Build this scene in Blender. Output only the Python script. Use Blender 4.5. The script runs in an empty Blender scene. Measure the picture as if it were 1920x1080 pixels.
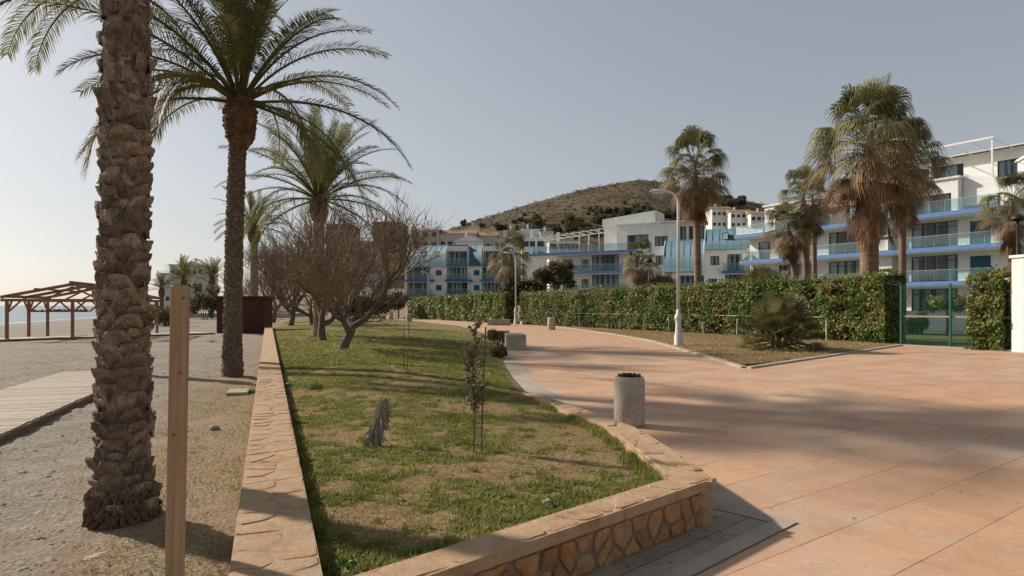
import bpy, bmesh, math, random
import numpy as np
from mathutils import Vector, Matrix, noise as mnoise

# ------------------------------------------------------------------ camera, sky, sun, exposure
F, CX, HY, H = 1250.0, 960.0, 573.0, 1.65       # focal length in px of a 1920 wide frame, horizon row, eye height
scene = bpy.context.scene
cam_d = bpy.data.cameras.new("camera"); cam = bpy.data.objects.new("camera", cam_d)
scene.collection.objects.link(cam); scene.camera = cam
cam.location = (0, 0, H); cam.rotation_euler = (math.radians(90), 0, 0)
cam_d.sensor_width = 36.0; cam_d.lens = F / 1920 * 36.0
cam_d.shift_y = (HY - 540) / 1920
cam_d.clip_start = 0.05; cam_d.clip_end = 30000

SUN_EL = math.radians(31); SUN_DIR = Vector((-0.894, 0.447, 0)).normalized()   # towards the sun
w = bpy.data.worlds.new("World"); scene.world = w; w.use_nodes = True
nt = w.node_tree; nt.nodes.clear()
out = nt.nodes.new("ShaderNodeOutputWorld"); bg = nt.nodes.new("ShaderNodeBackground")
sky = nt.nodes.new("ShaderNodeTexSky"); sky.sky_type = 'NISHITA'; sky.sun_disc = False
sky.sun_elevation = SUN_EL; sky.sun_rotation = math.atan2(SUN_DIR.x, SUN_DIR.y)
sky.air_density = 1.0; sky.dust_density = 1.3; sky.ozone_density = 1.5; sky.altitude = 0
hs = nt.nodes.new("ShaderNodeHueSaturation"); hs.inputs["Saturation"].default_value = 0.5
gm_ = nt.nodes.new("ShaderNodeGamma"); gm_.inputs[1].default_value = 0.68      # thin haze evens the sky out
nt.links.new(sky.outputs[0], gm_.inputs[0]); nt.links.new(gm_.outputs[0], hs.inputs["Color"]); nt.links.new(hs.outputs[0], bg.inputs[0])
bg.inputs[1].default_value = 0.112
nt.links.new(bg.outputs[0], out.inputs[0])

sun_d = bpy.data.lights.new("sun", 'SUN'); sun = bpy.data.objects.new("sun", sun_d); scene.collection.objects.link(sun)
sun_d.energy = 3.75; sun_d.angle = math.radians(2.0); sun_d.color = (1.0, 0.90, 0.77)
light_dir = Vector((-SUN_DIR.x * math.cos(SUN_EL), -SUN_DIR.y * math.cos(SUN_EL), -math.sin(SUN_EL)))
sun.rotation_euler = light_dir.to_track_quat('-Z', 'Y').to_euler(); sun.location = (-20, 10, 30)
vs = scene.view_settings; vs.view_transform = 'Standard'; vs.look = 'None'; vs.exposure = 0.63; vs.gamma = 1.0
vs.use_curve_mapping = False
scene.cycles.max_bounces = 6; scene.cycles.transparent_max_bounces = 12
scene.cycles.diffuse_bounces = 3; scene.cycles.glossy_bounces = 2

# ------------------------------------------------------------------ helpers
R = random.Random(11)
NR = np.random.default_rng(5)
PI = math.pi
COL = scene.collection.objects

def gnd(px, py, z=0.0):                          # world point on height z that the photograph shows at px, py
    y = F * (H - z) / (py - HY)
    return ((px - CX) / F * y, y)
def at(px, py, y):
    return ((px - CX) / F * y, y, H - (py - HY) / F * y)

def tag(o, label=None, cat=None, group=None, kind=None):
    if label: o["label"] = label
    if cat: o["category"] = cat
    if group: o["group"] = group
    if kind: o["kind"] = kind
    return o
def link(name, me, mat=None, parent=None, loc=None, rot=None, scale=None):
    o = bpy.data.objects.new(name, me); COL.link(o)
    if mat is not None and me is not None and len(me.materials) == 0: me.materials.append(mat)
    if parent is not None: o.parent = parent
    if loc is not None: o.location = loc
    if rot is not None: o.rotation_euler = rot
    if scale is not None: o.scale = scale if hasattr(scale, '__len__') else (scale,) * 3
    return o
def thing(name, label, cat, loc=(0, 0, 0), rz=0.0, group=None):
    o = bpy.data.objects.new(name, None); COL.link(o); o.empty_display_size = 0.2
    o.location = loc; o.rotation_euler = (0, 0, rz)
    return tag(o, label, cat, group)
def npmesh(name, V, Fc, smooth=False):
    V = np.asarray(V, dtype=np.float32); Fc = np.asarray(Fc, dtype=np.int32)
    k = Fc.shape[1]; me = bpy.data.meshes.new(name)
    me.vertices.add(len(V)); me.vertices.foreach_set("co", V.ravel())
    me.loops.add(Fc.size); me.loops.foreach_set("vertex_index", Fc.ravel())
    me.polygons.add(len(Fc)); me.polygons.foreach_set("loop_start", np.arange(0, Fc.size, k, dtype=np.int32))
    me.polygons.foreach_set("loop_total", np.full(len(Fc), k, dtype=np.int32))
    if smooth: me.polygons.foreach_set("use_smooth", np.ones(len(Fc), dtype=bool))
    me.update(calc_edges=True); me.validate()
    return me

class MB:
    def __init__(s): s.v = []; s.f = []
    def add(s, vs, fs):
        b = len(s.v); s.v += [tuple(p) for p in vs]; s.f += [tuple(i + b for i in f) for f in fs]
    def box(s, x0, x1, y0, y1, z0, z1):
        s.add([(x0,y0,z0),(x1,y0,z0),(x1,y1,z0),(x0,y1,z0),(x0,y0,z1),(x1,y0,z1),(x1,y1,z1),(x0,y1,z1)],
              [(3,2,1,0),(4,5,6,7),(0,1,5,4),(1,2,6,5),(2,3,7,6),(3,0,4,7)])
    def cbox(s, x0, x1, y0, y1, z0, z1, c):      # chamfered box: edges of top and sides cut
        xs = [(x0, x0 + c), (x1, x1 - c)]
        rings = [(z0, c), (z0 + c, 0), (z1 - c, 0), (z1, c)]
        vs = []
        for z, e in rings:
            X0, X1, Y0, Y1 = x0 + e, x1 - e, y0 + e, y1 - e
            k = c * 0.7
            vs += [(X0+k,Y0,z),(X1-k,Y0,z),(X1,Y0+k,z),(X1,Y1-k,z),(X1-k,Y1,z),(X0+k,Y1,z),(X0,Y1-k,z),(X0,Y0+k,z)]
        fs = [tuple(range(7, -1, -1)), tuple(range(24, 32))]
        for r in range(3):
            for i in range(8):
                j = (i + 1) % 8; fs.append((r*8+i, r*8+j, r*8+8+j, r*8+8+i))
        s.add(vs, fs)
    def bar(s, a, b, w, h=None, up=(0, 0, 1)):
        a = Vector(a); b = Vector(b); h = h or w
        d = (b - a).normalized(); u = Vector(up)
        if abs(d.dot(u)) > 0.98: u = Vector((1, 0, 0))
        x = d.cross(u).normalized() * (w / 2); y = x.cross(d).normalized() * (h / 2)
        vs = [a-x-y, a+x-y, a+x+y, a-x+y, b-x-y, b+x-y, b+x+y, b-x+y]
        s.add(vs, [(3,2,1,0),(4,5,6,7),(0,1,5,4),(1,2,6,5),(2,3,7,6),(3,0,4,7)])
    def tube(s, pts, rad, n=8, cap=True):
        pts = [Vector(p) for p in pts]; m = len(pts)
        if not hasattr(rad, '__len__'): rad = [rad] * m
        b = len(s.v); prev = None
        for i, p in enumerate(pts):
            d = (pts[min(i+1, m-1)] - pts[max(i-1, 0)])
            d = d.normalized() if d.length > 1e-9 else Vector((0, 0, 1))
            if prev is None:
                x = d.cross(Vector((0, 0, 1)))
                if x.length < 1e-3: x = Vector((1, 0, 0))
            else: x = prev - d * prev.dot(d)
            x.normalize(); prev = x; y = d.cross(x)
            for k in range(n):
                t = 2 * PI * k / n
                s.v.append(tuple(p + x * (math.cos(t) * rad[i]) + y * (math.sin(t) * rad[i])))
        for i in range(m - 1):
            for k in range(n):
                k2 = (k + 1) % n
                s.f.append((b+i*n+k, b+i*n+k2, b+(i+1)*n+k2, b+(i+1)*n+k))
        if cap:
            s.f.append(tuple(b + k for k in range(n - 1, -1, -1))); s.f.append(tuple(b + (m-1)*n + k for k in range(n)))
    def lathe(s, prof, n=24, c=(0, 0, 0)):
        b = len(s.v); m = len(prof)
        for r, z in prof:
            for k in range(n):
                t = 2 * PI * k / n; s.v.append((c[0] + r * math.cos(t), c[1] + r * math.sin(t), c[2] + z))
        for i in range(m - 1):
            for k in range(n):
                k2 = (k + 1) % n; s.f.append((b+i*n+k, b+i*n+k2, b+(i+1)*n+k2, b+(i+1)*n+k))
        if prof[0][0] > 1e-6: s.f.append(tuple(b + k for k in range(n - 1, -1, -1)))
        if prof[-1][0] > 1e-6: s.f.append(tuple(b + (m-1)*n + k for k in range(n)))
    def mesh(s, name, smooth=False):
        me = bpy.data.meshes.new(name); me.from_pydata(s.v, [], s.f)
        if smooth: me.polygons.foreach_set("use_smooth", np.ones(len(me.polygons), dtype=bool))
        me.update(); return me
    def build(s, name, mat, parent=None, smooth=False, loc=None, rot=None):
        return link(name, s.mesh(name, smooth), mat, parent, loc, rot)

# ------------------------------------------------------------------ materials (all procedural)
def newmat(name):
    m = bpy.data.materials.new(name); m.use_nodes = True
    n = m.node_tree; n.nodes.clear()
    o = n.nodes.new("ShaderNodeOutputMaterial"); p = n.nodes.new("ShaderNodeBsdfPrincipled")
    n.links.new(p.outputs[0], o.inputs[0]); return m, n, p, o
def N(n, t, **kw):
    x = n.nodes.new(t)
    for k, v in kw.items(): setattr(x, k, v)
    return x
def coord(n, kind):
    if kind == 'world': return N(n, "ShaderNodeNewGeometry").outputs["Position"]
    return N(n, "ShaderNodeTexCoord").outputs["Object"]
def noise(n, co, scale, detail=4, rough=0.6, stretch=None):
    if stretch:
        mp = N(n, "ShaderNodeMapping"); mp.inputs["Scale"].default_value = stretch
        n.links.new(co, mp.inputs[0]); co = mp.outputs[0]
    t = N(n, "ShaderNodeTexNoise"); t.inputs["Scale"].default_value = scale
    t.inputs["Detail"].default_value = detail; t.inputs["Roughness"].default_value = rough
    n.links.new(co, t.inputs["Vector"]); return t.outputs["Fac"]
def ramp(n, fac, stops):
    r = N(n, "ShaderNodeValToRGB"); e = r.color_ramp.elements
    while len(e) < len(stops): e.new(0.5)
    for i, (p, c) in enumerate(stops):
        e[i].position = p; e[i].color = (*c, 1) if len(c) == 3 else c
    n.links.new(fac, r.inputs[0]); return r.outputs[0]
def mix(n, fac, a, b, mode='MIX'):
    x = N(n, "ShaderNodeMix", data_type='RGBA', blend_type=mode)
    for sock, v in ((x.inputs[0], fac), (x.inputs[6], a), (x.inputs[7], b)):
        if isinstance(v, (int, float)): sock.default_value = v
        elif isinstance(v, tuple): sock.default_value = (*v, 1) if len(v) == 3 else v
        else: n.links.new(v, sock)
    return x.outputs[2]
def bump(n, p, h, strength, dist=0.02):
    b = N(n, "ShaderNodeBump"); b.inputs["Strength"].default_value = strength; b.inputs["Distance"].default_value = dist
    n.links.new(h, b.inputs["Height"]); n.links.new(b.outputs[0], p.inputs["Normal"])
def bright_random(n, col, lo, hi, info="Random"):  # each object a little lighter or darker
    oi = N(n, "ShaderNodeObjectInfo"); mr = N(n, "ShaderNodeMapRange")
    mr.inputs[3].default_value = lo; mr.inputs[4].default_value = hi
    n.links.new(oi.outputs["Random"], mr.inputs[0])
    hv = N(n, "ShaderNodeHueSaturation"); n.links.new(col, hv.inputs["Color"]); n.links.new(mr.outputs[0], hv.inputs["Value"])
    return hv.outputs[0]
def simple(name, stops, scale=4, rough=0.8, bs=0.0, bd=0.01, bscale=None, kind='world', rnd=None, metal=0, detail=5, stretch=None, spec=0.3):
    m, n, p, o = newmat(name); co = coord(n, kind)
    f = noise(n, co, scale, detail, 0.6, stretch); k = len(stops)
    c = ramp(n, f, [(0.3 + 0.4 * i / max(1, k - 1), s) for i, s in enumerate(stops)])
    if rnd: c = bright_random(n, c, *rnd)
    n.links.new(c, p.inputs["Base Color"]); p.inputs["Roughness"].default_value = rough
    p.inputs["Metallic"].default_value = metal; p.inputs["Specular IOR Level"].default_value = spec
    if bs: bump(n, p, noise(n, co, bscale or scale * 4, 6, 0.65, stretch), bs, bd)
    return m
def leafmat(name, a, b, trans=0.3, rough=0.5, kind='object', scale=1.5, rnd=(0.8, 1.2), spec=0.3):
    m, n, p, o = newmat(name); co = coord(n, kind)
    c = ramp(n, noise(n, co, scale, 3), [(0.3, a), (0.7, b)])
    c = bright_random(n, c, *rnd)
    n.links.new(c, p.inputs["Base Color"]); p.inputs["Roughness"].default_value = rough
    p.inputs["Specular IOR Level"].default_value = spec
    t = N(n, "ShaderNodeBsdfTranslucent"); n.links.new(c, t.inputs[0])
    ms = N(n, "ShaderNodeMixShader"); ms.inputs[0].default_value = trans
    n.links.new(p.outputs[0], ms.inputs[1]); n.links.new(t.outputs[0], ms.inputs[2]); n.links.new(ms.outputs[0], o.inputs[0])
    return m

M = {}
M['white_wall'] = simple('white_render', [(.60,.595,.565),(.71,.71,.685)], 0.7, .85, .1, .004, 30)
M['cream_wall'] = simple('cream_render', [(.50,.46,.38),(.60,.55,.46)], 0.5, .85)
M['pink_wall'] = simple('pale_pink_render', [(.50,.42,.37),(.60,.52,.46)], 0.5, .85)
M['brown_wall'] = simple('brown_render', [(.22,.13,.085),(.29,.17,.11)], 0.4, .9)
M['roof_tile'] = simple('roof_tiles', [(.25,.135,.09),(.35,.21,.145)], 1.5, .85, .4, .03, 9)
M['blue_roof'] = simple('blue_metal_roof', [(.042,.108,.150),(.064,.142,.190)], 0.35, .62, 0, spec=.2)
M['blue_paint'] = simple('blue_paint', [(.085,.175,.38),(.115,.22,.44)], 1.2, .45)
M['blue_dark'] = simple('deep_blue_paint', [(.02,.085,.20),(.03,.11,.25)], 1.2, .45)
M['blue_frame'] = simple('blue_window_frame', [(.012,.05,.085),(.02,.07,.11)], 2, .4)
M['shutter'] = simple('teal_shutter', [(.01,.075,.12),(.02,.10,.15)], 1, .55, .5, .01, 14, stretch=(.02,.02,1))
M['curtain'] = simple('curtain_cloth', [(.58,.59,.58),(.76,.77,.76)], 1.6, .9, stretch=(3,3,.1))
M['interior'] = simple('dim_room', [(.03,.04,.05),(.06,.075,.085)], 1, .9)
M['white_metal'] = simple('white_painted_metal', [(.62,.62,.60),(.74,.74,.72)], 2, .45)
M['lamp_paint'] = simple('pale_grey_paint', [(.52,.51,.49),(.64,.63,.61)], 5, .5)
M['steel'] = simple('handrail_steel', [(.30,.33,.34),(.38,.40,.41)], 2, .35, metal=.6)
M['green_metal'] = simple('green_fence_paint', [(.012,.085,.06),(.02,.12,.085)], 3, .45)
M['black_metal'] = simple('dark_metal', [(.015,.015,.017),(.03,.03,.032)], 3, .5)
M['timber_post'] = None
M['pergola_wood'] = simple('red_brown_timber', [(.19,.088,.05),(.31,.155,.09)], 3, .7, .2, .004, 20, kind='object')
M['hut_wood'] = simple('maroon_boards', [(.06,.02,.015),(.09,.03,.021)], 2, .75, .2, .005, 12)
M['concrete'] = simple('grey_concrete', [(.31,.27,.22),(.47,.42,.345)], 3.2, .9, .35, .004, 60)
def aggregate_mat():
    m, n, p, o = newmat('washed_aggregate_concrete'); co = coord(n, 'object')
    a = noise(n, co, 3.5, 6, .7); v = N(n, "ShaderNodeTexVoronoi"); v.inputs["Scale"].default_value = 75; n.links.new(co, v.inputs[0])
    c = ramp(n, a, [(.3, (.34,.285,.22)), (.55, (.46,.395,.31)), (.72, (.40,.34,.27))])
    c = mix(n, .55, c, ramp(n, v.outputs["Color"], [(.1, (.55,.5,.45)), (.6, (1.1,1.1,1.08))]), 'MULTIPLY')
    st = ramp(n, noise(n, co, 5, 6, .7, (1, 1, .22)), [(.58, (1,1,1)), (.72, (.55,.48,.40))])
    c = mix(n, .8, c, st, 'MULTIPLY')
    n.links.new(c, p.inputs["Base Color"]); p.inputs["Roughness"].default_value = .92
    bump(n, p, mix(n, .6, a, v.outputs["Distance"]), .5, .008); return m
M['aggregate'] = aggregate_mat()
M['kerb'] = simple('concrete_kerb', [(.29,.24,.18),(.43,.365,.285)], 1.6, .9, .3, .004, 45)
M['apron'] = simple('brown_grey_concrete', [(.24,.185,.14),(.36,.29,.22)], 3, .9, .35, .006, 40)
M['soil'] = simple('bare_soil', [(.12,.075,.045),(.22,.15,.09)], 6, .95, .6, .02, 40)
M['rock'] = simple('grey_rock', [(.20,.18,.155),(.36,.33,.29)], 6, .9, .6, .02, 20, kind='object')
M['dark_rock'] = simple('wet_dark_rock', [(.03,.03,.03),(.07,.065,.06)], .6, .8)
M['black_bag'] = simple('black_bin_bag', [(.012,.012,.013),(.03,.03,.032)], 8, .3, .4, .01, 20, spec=.5)

def glass_mat():
    m, n, p, o = newmat('balcony_glass')
    t = N(n, "ShaderNodeBsdfTransparent"); t.inputs[0].default_value = (.78, .88, .89, 1)
    g = N(n, "ShaderNodeBsdfGlossy"); g.inputs["Roughness"].default_value = .06
    d = N(n, "ShaderNodeBsdfDiffuse"); d.inputs[0].default_value = (.22, .33, .36, 1)
    a = N(n, "ShaderNodeMixShader"); a.inputs[0].default_value = .14
    n.links.new(t.outputs[0], a.inputs[1]); n.links.new(d.outputs[0], a.inputs[2])
    fr = N(n, "ShaderNodeFresnel"); fr.inputs[0].default_value = 1.45
    b = N(n, "ShaderNodeMixShader"); n.links.new(fr.outputs[0], b.inputs[0])
    n.links.new(a.outputs[0], b.inputs[1]); n.links.new(g.outputs[0], b.inputs[2]); n.links.new(b.outputs[0], o.inputs[0])
    return m
M['glass'] = glass_mat()
def pane_mat():
    m, n, p, o = newmat('window_glass')
    t = N(n, "ShaderNodeBsdfTransparent"); t.inputs[0].default_value = (.78, .86, .88, 1)
    g = N(n, "ShaderNodeBsdfGlossy"); g.inputs["Roughness"].default_value = .03
    fr = N(n, "ShaderNodeFresnel"); fr.inputs[0].default_value = 1.55
    b = N(n, "ShaderNodeMixShader"); n.links.new(fr.outputs[0], b.inputs[0])
    n.links.new(t.outputs[0], b.inputs[1]); n.links.new(g.outputs[0], b.inputs[2]); n.links.new(b.outputs[0], o.inputs[0])
    return m
M['pane'] = pane_mat()

def post_mat():
    m, n, p, o = newmat('pine_post'); co = coord(n, 'object')
    g = noise(n, co, 10, 5, .6, (1.6, 1.6, .09))
    wv = N(n, "ShaderNodeTexWave"); wv.inputs["Scale"].default_value = 6; wv.inputs["Distortion"].default_value = 9
    wv.inputs["Detail"].default_value = 3; wv.inputs["Detail Scale"].default_value = 1.2
    mp = N(n, "ShaderNodeMapping"); mp.inputs["Scale"].default_value = (1, 1, .06)
    n.links.new(co, mp.inputs[0]); n.links.new(mp.outputs[0], wv.inputs[0])
    a = ramp(n, g, [(.3, (.27,.18,.10)), (.7, (.42,.295,.175))])
    b = ramp(n, wv.outputs["Fac"], [(0, (.86,.82,.77)), (.6, (1,1,1))])
    c = mix(n, .8, a, b, 'MULTIPLY')
    n.links.new(c, p.inputs["Base Color"]); p.inputs["Roughness"].default_value = .7
    bump(n, p, g, .25, .003); return m
M['timber_post'] = post_mat()
def plank_mat():
    m, n, p, o = newmat('weathered_plank'); co = coord(n, 'object')
    g = noise(n, co, 6, 5, .6, (.35, 6, 6))
    c = ramp(n, g, [(.3, (.30,.25,.195)), (.7, (.47,.40,.315))]); c = bright_random(n, c, .85, 1.12)
    n.links.new(c, p.inputs["Base Color"]); p.inputs["Roughness"].default_value = .85; bump(n, p, g, .3, .003); return m
M['plank'] = plank_mat()
M['plank_edge'] = simple('boardwalk_joist', [(.13,.08,.045),(.22,.13,.07)], 3, .85)

def paving_mat():
    m, n, p, o = newmat('stamped_terracotta_concrete'); co = coord(n, 'world')
    big = noise(n, co, .28, 5, .6); mid = noise(n, co, 1.7, 6, .68); fine = noise(n, co, 22, 6, .7)
    c = ramp(n, big, [(.32, (.49,.275,.165)), (.50, (.51,.32,.21)), (.66, (.51,.38,.28))])
    c2 = ramp(n, mid, [(.35, (.42,.235,.14)), (.52, (.54,.325,.195)), (.70, (.51,.38,.27))])
    c = mix(n, .5, c, c2)
    grey = ramp(n, noise(n, co, .6, 7, .72), [(.52, (0,0,0)), (.66, (1,1,1))])
    c = mix(n, grey, c, mix(n, .7, c, (.47,.39,.31)))
    c = mix(n, ramp(n, noise(n, co, 2.6, 5, .75), [(.60, (0,0,0)), (.70, (.5,)*3)]), c, (.52,.45,.36))
    c = mix(n, ramp(n, noise(n, co, 1.1, 7, .75), [(.30, (.55,)*3), (.40, (0,0,0))]), c, (.27,.17,.12))
    c = mix(n, .55, c, ramp(n, fine, [(.25, (.66,.64,.62)), (.6, (1,1,1))]), 'MULTIPLY')
    c = bright_random(n, c, .92, 1.06)
    n.links.new(c, p.inputs["Base Color"])
    rr = ramp(n, mid, [(.3, (.62,)*3), (.7, (.85,)*3)]); n.links.new(rr, p.inputs["Roughness"])
    p.inputs["Specular IOR Level"].default_value = .3
    bump(n, p, mix(n, .5, mid, fine), .35, .008); return m
M['paving'] = paving_mat()
M['joint'] = simple('paving_joint', [(.24,.145,.09),(.46,.28,.175),(.50,.31,.195)], 1.1, .95)

def stone_mat():
    m, n, p, o = newmat('golden_wall_stone'); co = coord(n, 'world')
    oi = N(n, "ShaderNodeObjectInfo")
    base = ramp(n, oi.outputs["Random"], [(0, (.33,.17,.075)), (.35, (.40,.22,.105)), (.7, (.43,.265,.14)), (1, (.36,.23,.14))])
    nn = noise(n, co, 9, 6, .7); f = noise(n, co, 45, 6, .7)
    c = mix(n, .6, base, ramp(n, nn, [(.3, (.55,.52,.50)), (.6, (1.15,1.12,1.08))]), 'MULTIPLY')
    smear = ramp(n, noise(n, co, 8, 6, .72), [(.40, (0,0,0)), (.58, (.95,)*3)])
    c = mix(n, smear, c, (.43,.30,.185))
    c = mix(n, .5, c, ramp(n, f, [(.28, (.55,.53,.5)), (.6, (1,1,1))]), 'MULTIPLY')
    n.links.new(c, p.inputs["Base Color"]); p.inputs["Roughness"].default_value = .9
    bump(n, p, mix(n, .5, nn, f), .7, .02); return m
M['stone'] = stone_mat()
def face_stone_mat():
    m, n, p, o = newmat('ochre_face_stone'); co = coord(n, 'world'); oi = N(n, "ShaderNodeObjectInfo")
    base = ramp(n, oi.outputs["Random"], [(0, (.33,.155,.05)), (.4, (.43,.215,.075)), (.75, (.46,.265,.11)), (1, (.36,.23,.12))])
    a = noise(n, co, 11, 6, .7); f = noise(n, co, 50, 6, .7)
    c = mix(n, .75, base, ramp(n, a, [(.3, (.45,.42,.40)), (.62, (1.15,1.12,1.08))]), 'MULTIPLY')
    c = mix(n, .5, c, ramp(n, f, [(.28, (.55,.53,.5)), (.6, (1,1,1))]), 'MULTIPLY')
    n.links.new(c, p.inputs["Base Color"]); p.inputs["Roughness"].default_value = .9; bump(n, p, mix(n, .5, a, f), .7, .02); return m
M['face_stone'] = face_stone_mat()
M['mortar'] = simple('lime_mortar', [(.28,.195,.12),(.42,.31,.205)], 5, .95, .6, .012, 50)
M['face_mortar'] = simple('brown_face_mortar', [(.17,.12,.075),(.27,.20,.13)], 6, .95, .6, .012, 50)
def wall_far_mat():
    m, n, p, o = newmat('far_wall_top'); co = coord(n, 'world')
    v = N(n, "ShaderNodeTexVoronoi"); v.inputs["Scale"].default_value = 4.5; n.links.new(co, v.inputs[0])
    c = ramp(n, noise(n, co, 7, 7, .72), [(.3, (.25,.15,.08)), (.45, (.40,.245,.13)), (.55, (.42,.30,.18)), (.7, (.38,.225,.11))])
    n.links.new(c, p.inputs["Base Color"]); p.inputs["Roughness"].default_value = .9
    bump(n, p, mix(n, .5, v.outputs["Distance"], noise(n, co, 30, 6, .7)), .8, .025); return m
M['wall_far'] = wall_far_mat()

def lawn_mat():
    m, n, p, o = newmat('patchy_lawn'); co = coord(n, 'world')
    at_ = N(n, "ShaderNodeAttribute", attribute_name="green")
    f = noise(n, co, 26, 6, .7); md = noise(n, co, 5, 6, .7)
    dry = ramp(n, f, [(.28, (.13,.082,.042)), (.48, (.25,.165,.085)), (.68, (.37,.26,.14))])
    grn = ramp(n, f, [(.28, (.06,.065,.018)), (.5, (.15,.15,.045)), (.7, (.26,.24,.085))])
    mx = N(n, "ShaderNodeMath", operation='ADD'); n.links.new(at_.outputs["Fac"], mx.inputs[0])
    s = N(n, "ShaderNodeMath", operation='MULTIPLY_ADD'); n.links.new(md, s.inputs[0]); s.inputs[1].default_value = 1.1; s.inputs[2].default_value = -.55
    n.links.new(s.outputs[0], mx.inputs[1]); mx.use_clamp = True
    c = mix(n, mx.outputs[0], dry, grn)
    n.links.new(c, p.inputs["Base Color"]); p.inputs["Roughness"].default_value = .95; p.inputs["Specular IOR Level"].default_value = .1
    bump(n, p, mix(n, .5, f, md), .9, .04); return m
M['lawn'] = lawn_mat()

def ground_mat():
    m, n, p, o = newmat('grey_shingle_beach'); co = coord(n, 'world')
    at_ = N(n, "ShaderNodeAttribute", attribute_name="green")
    v = N(n, "ShaderNodeTexVoronoi"); v.inputs["Scale"].default_value = 26; n.links.new(co, v.inputs[0])
    peb = mix(n, .55, ramp(n, noise(n, co, .5, 6, .7), [(.3, (.235,.205,.17)), (.7, (.345,.31,.265))]),
              ramp(n, v.outputs["Color"], [(.1, (.5,.48,.46)), (.9, (1.3,1.28,1.24))]), 'MULTIPLY')
    f = noise(n, co, 30, 6, .7)
    peb = mix(n, .6, peb, ramp(n, f, [(.3, (.55,.53,.5)), (.6, (1.1,1.1,1.1))]), 'MULTIPLY')
    peb = mix(n, .7, peb, ramp(n, noise(n, co, 2.4, 7, .75), [(.32, (.55,.53,.50)), (.5, (1,1,1)), (.7, (1.12,1.1,1.06))]), 'MULTIPLY')
    soil = ramp(n, noise(n, co, 4, 6, .7), [(.3, (.22,.14,.08)), (.52, (.31,.215,.13)), (.7, (.27,.235,.12))])
    soil = mix(n, .7, soil, ramp(n, f, [(.3, (.5,.48,.45)), (.6, (1.1,1.1,1.1))]), 'MULTIPLY')
    md = noise(n, co, 2.2, 6, .7)
    s = N(n, "ShaderNodeMath", operation='MULTIPLY_ADD'); n.links.new(md, s.inputs[0]); s.inputs[1].default_value = 1.8; s.inputs[2].default_value = -.9
    mx = N(n, "ShaderNodeMath", operation='ADD'); n.links.new(at_.outputs["Fac"], mx.inputs[0]); n.links.new(s.outputs[0], mx.inputs[1]); mx.use_clamp = True
    c = mix(n, mx.outputs[0], peb, soil)
    n.links.new(c, p.inputs["Base Color"]); p.inputs["Roughness"].default_value = .95; p.inputs["Specular IOR Level"].default_value = .15
    bump(n, p, mix(n, .4, f, v.outputs["Distance"]), .8, .03); return m
M['ground'] = ground_mat()
def sea_mat():
    m, n, p, o = newmat('sea_water'); co = coord(n, 'world')
    p.inputs["Base Color"].default_value = (.16, .20, .215, 1); p.inputs["Roughness"].default_value = .42
    bump(n, p, noise(n, co, .55, 6, .65, (1, .55, 1)), .25, .12); return m
M['sea'] = sea_mat()
M['foam'] = simple('sea_foam', [(.55,.57,.57),(.75,.76,.76)], .8, .8)
M['hill'] = simple('dry_hillside', [(.048,.038,.020),(.085,.062,.034),(.125,.088,.054)], .035, .95, .5, 1.0, .25, detail=8)
M['scrub'] = leafmat('hill_scrub', (.050,.044,.020), (.095,.074,.036), .1, .8, 'world', .05)
M['pine'] = leafmat('pine_needles', (.075,.078,.034), (.17,.15,.07), .12, .8, 'object', .4, (.75,1.3))
def hedge_mat():
    m = leafmat('hedge_leaf', (.085,.12,.024), (.215,.23,.07), .36, .45, 'world', .8, (1, 1))
    for nd_ in m.node_tree.nodes:
        if nd_.type == 'VALTORGB':
            e = nd_.color_ramp.elements; e[0].position = .36; e[1].position = .56; x = e.new(.68); x.color = (.27, .22, .095, 1); e.new(.46).color = (.125, .175, .036, 1)
    return m
M['hedge'] = hedge_mat()
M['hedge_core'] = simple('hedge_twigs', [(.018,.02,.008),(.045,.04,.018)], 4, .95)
M['bush'] = leafmat('dark_bush_leaf', (.028,.032,.013), (.08,.078,.03), .25, .6, 'world', 1.2, (.9, 1.1))
M['olive_bush'] = leafmat('olive_bush_leaf', (.075,.07,.03), (.15,.125,.055), .25, .7, 'world', 1.0, (.9, 1.1))
M['frond'] = leafmat('date_palm_frond', (.085,.094,.028), (.21,.195,.07), .40, .58, 'object', .8, (.7, 1.25), .18)
M['frond_old'] = leafmat('yellowing_palm_frond', (.16,.115,.035), (.25,.19,.07), .3, .55, 'object', .8, (.8, 1.2))
M['fan'] = leafmat('fan_palm_leaf', (.09,.10,.034), (.225,.215,.088), .36, .5, 'object', 1.2, (.7, 1.25))
M['fan_mid'] = leafmat('fading_fan_leaf', (.19,.155,.065), (.34,.265,.14), .3, .6, 'object', 1.2, (.75, 1.2))
M['fan_dead'] = leafmat('dead_fan_leaf', (.17,.095,.05), (.40,.26,.155), .25, .75, 'object', 1.4, (.65, 1.25))
M['dwarf'] = leafmat('dwarf_palm_leaf', (.085,.088,.03), (.225,.195,.085), .34, .55, 'object', 1.2, (.65, 1.3))
M['twig'] = simple('bare_twigs', [(.165,.115,.078),(.285,.21,.148)], .8, .9, kind='world')
M['bark'] = simple('grey_bark', [(.06,.047,.036),(.20,.165,.13)], 7, .95, .9, .03, 25)
M['palm_trunk'] = simple('palm_fibre', [(.085,.055,.036),(.20,.135,.088)], 9, .95, .9, .03, 30, kind='object', stretch=(1,1,.5))
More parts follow.
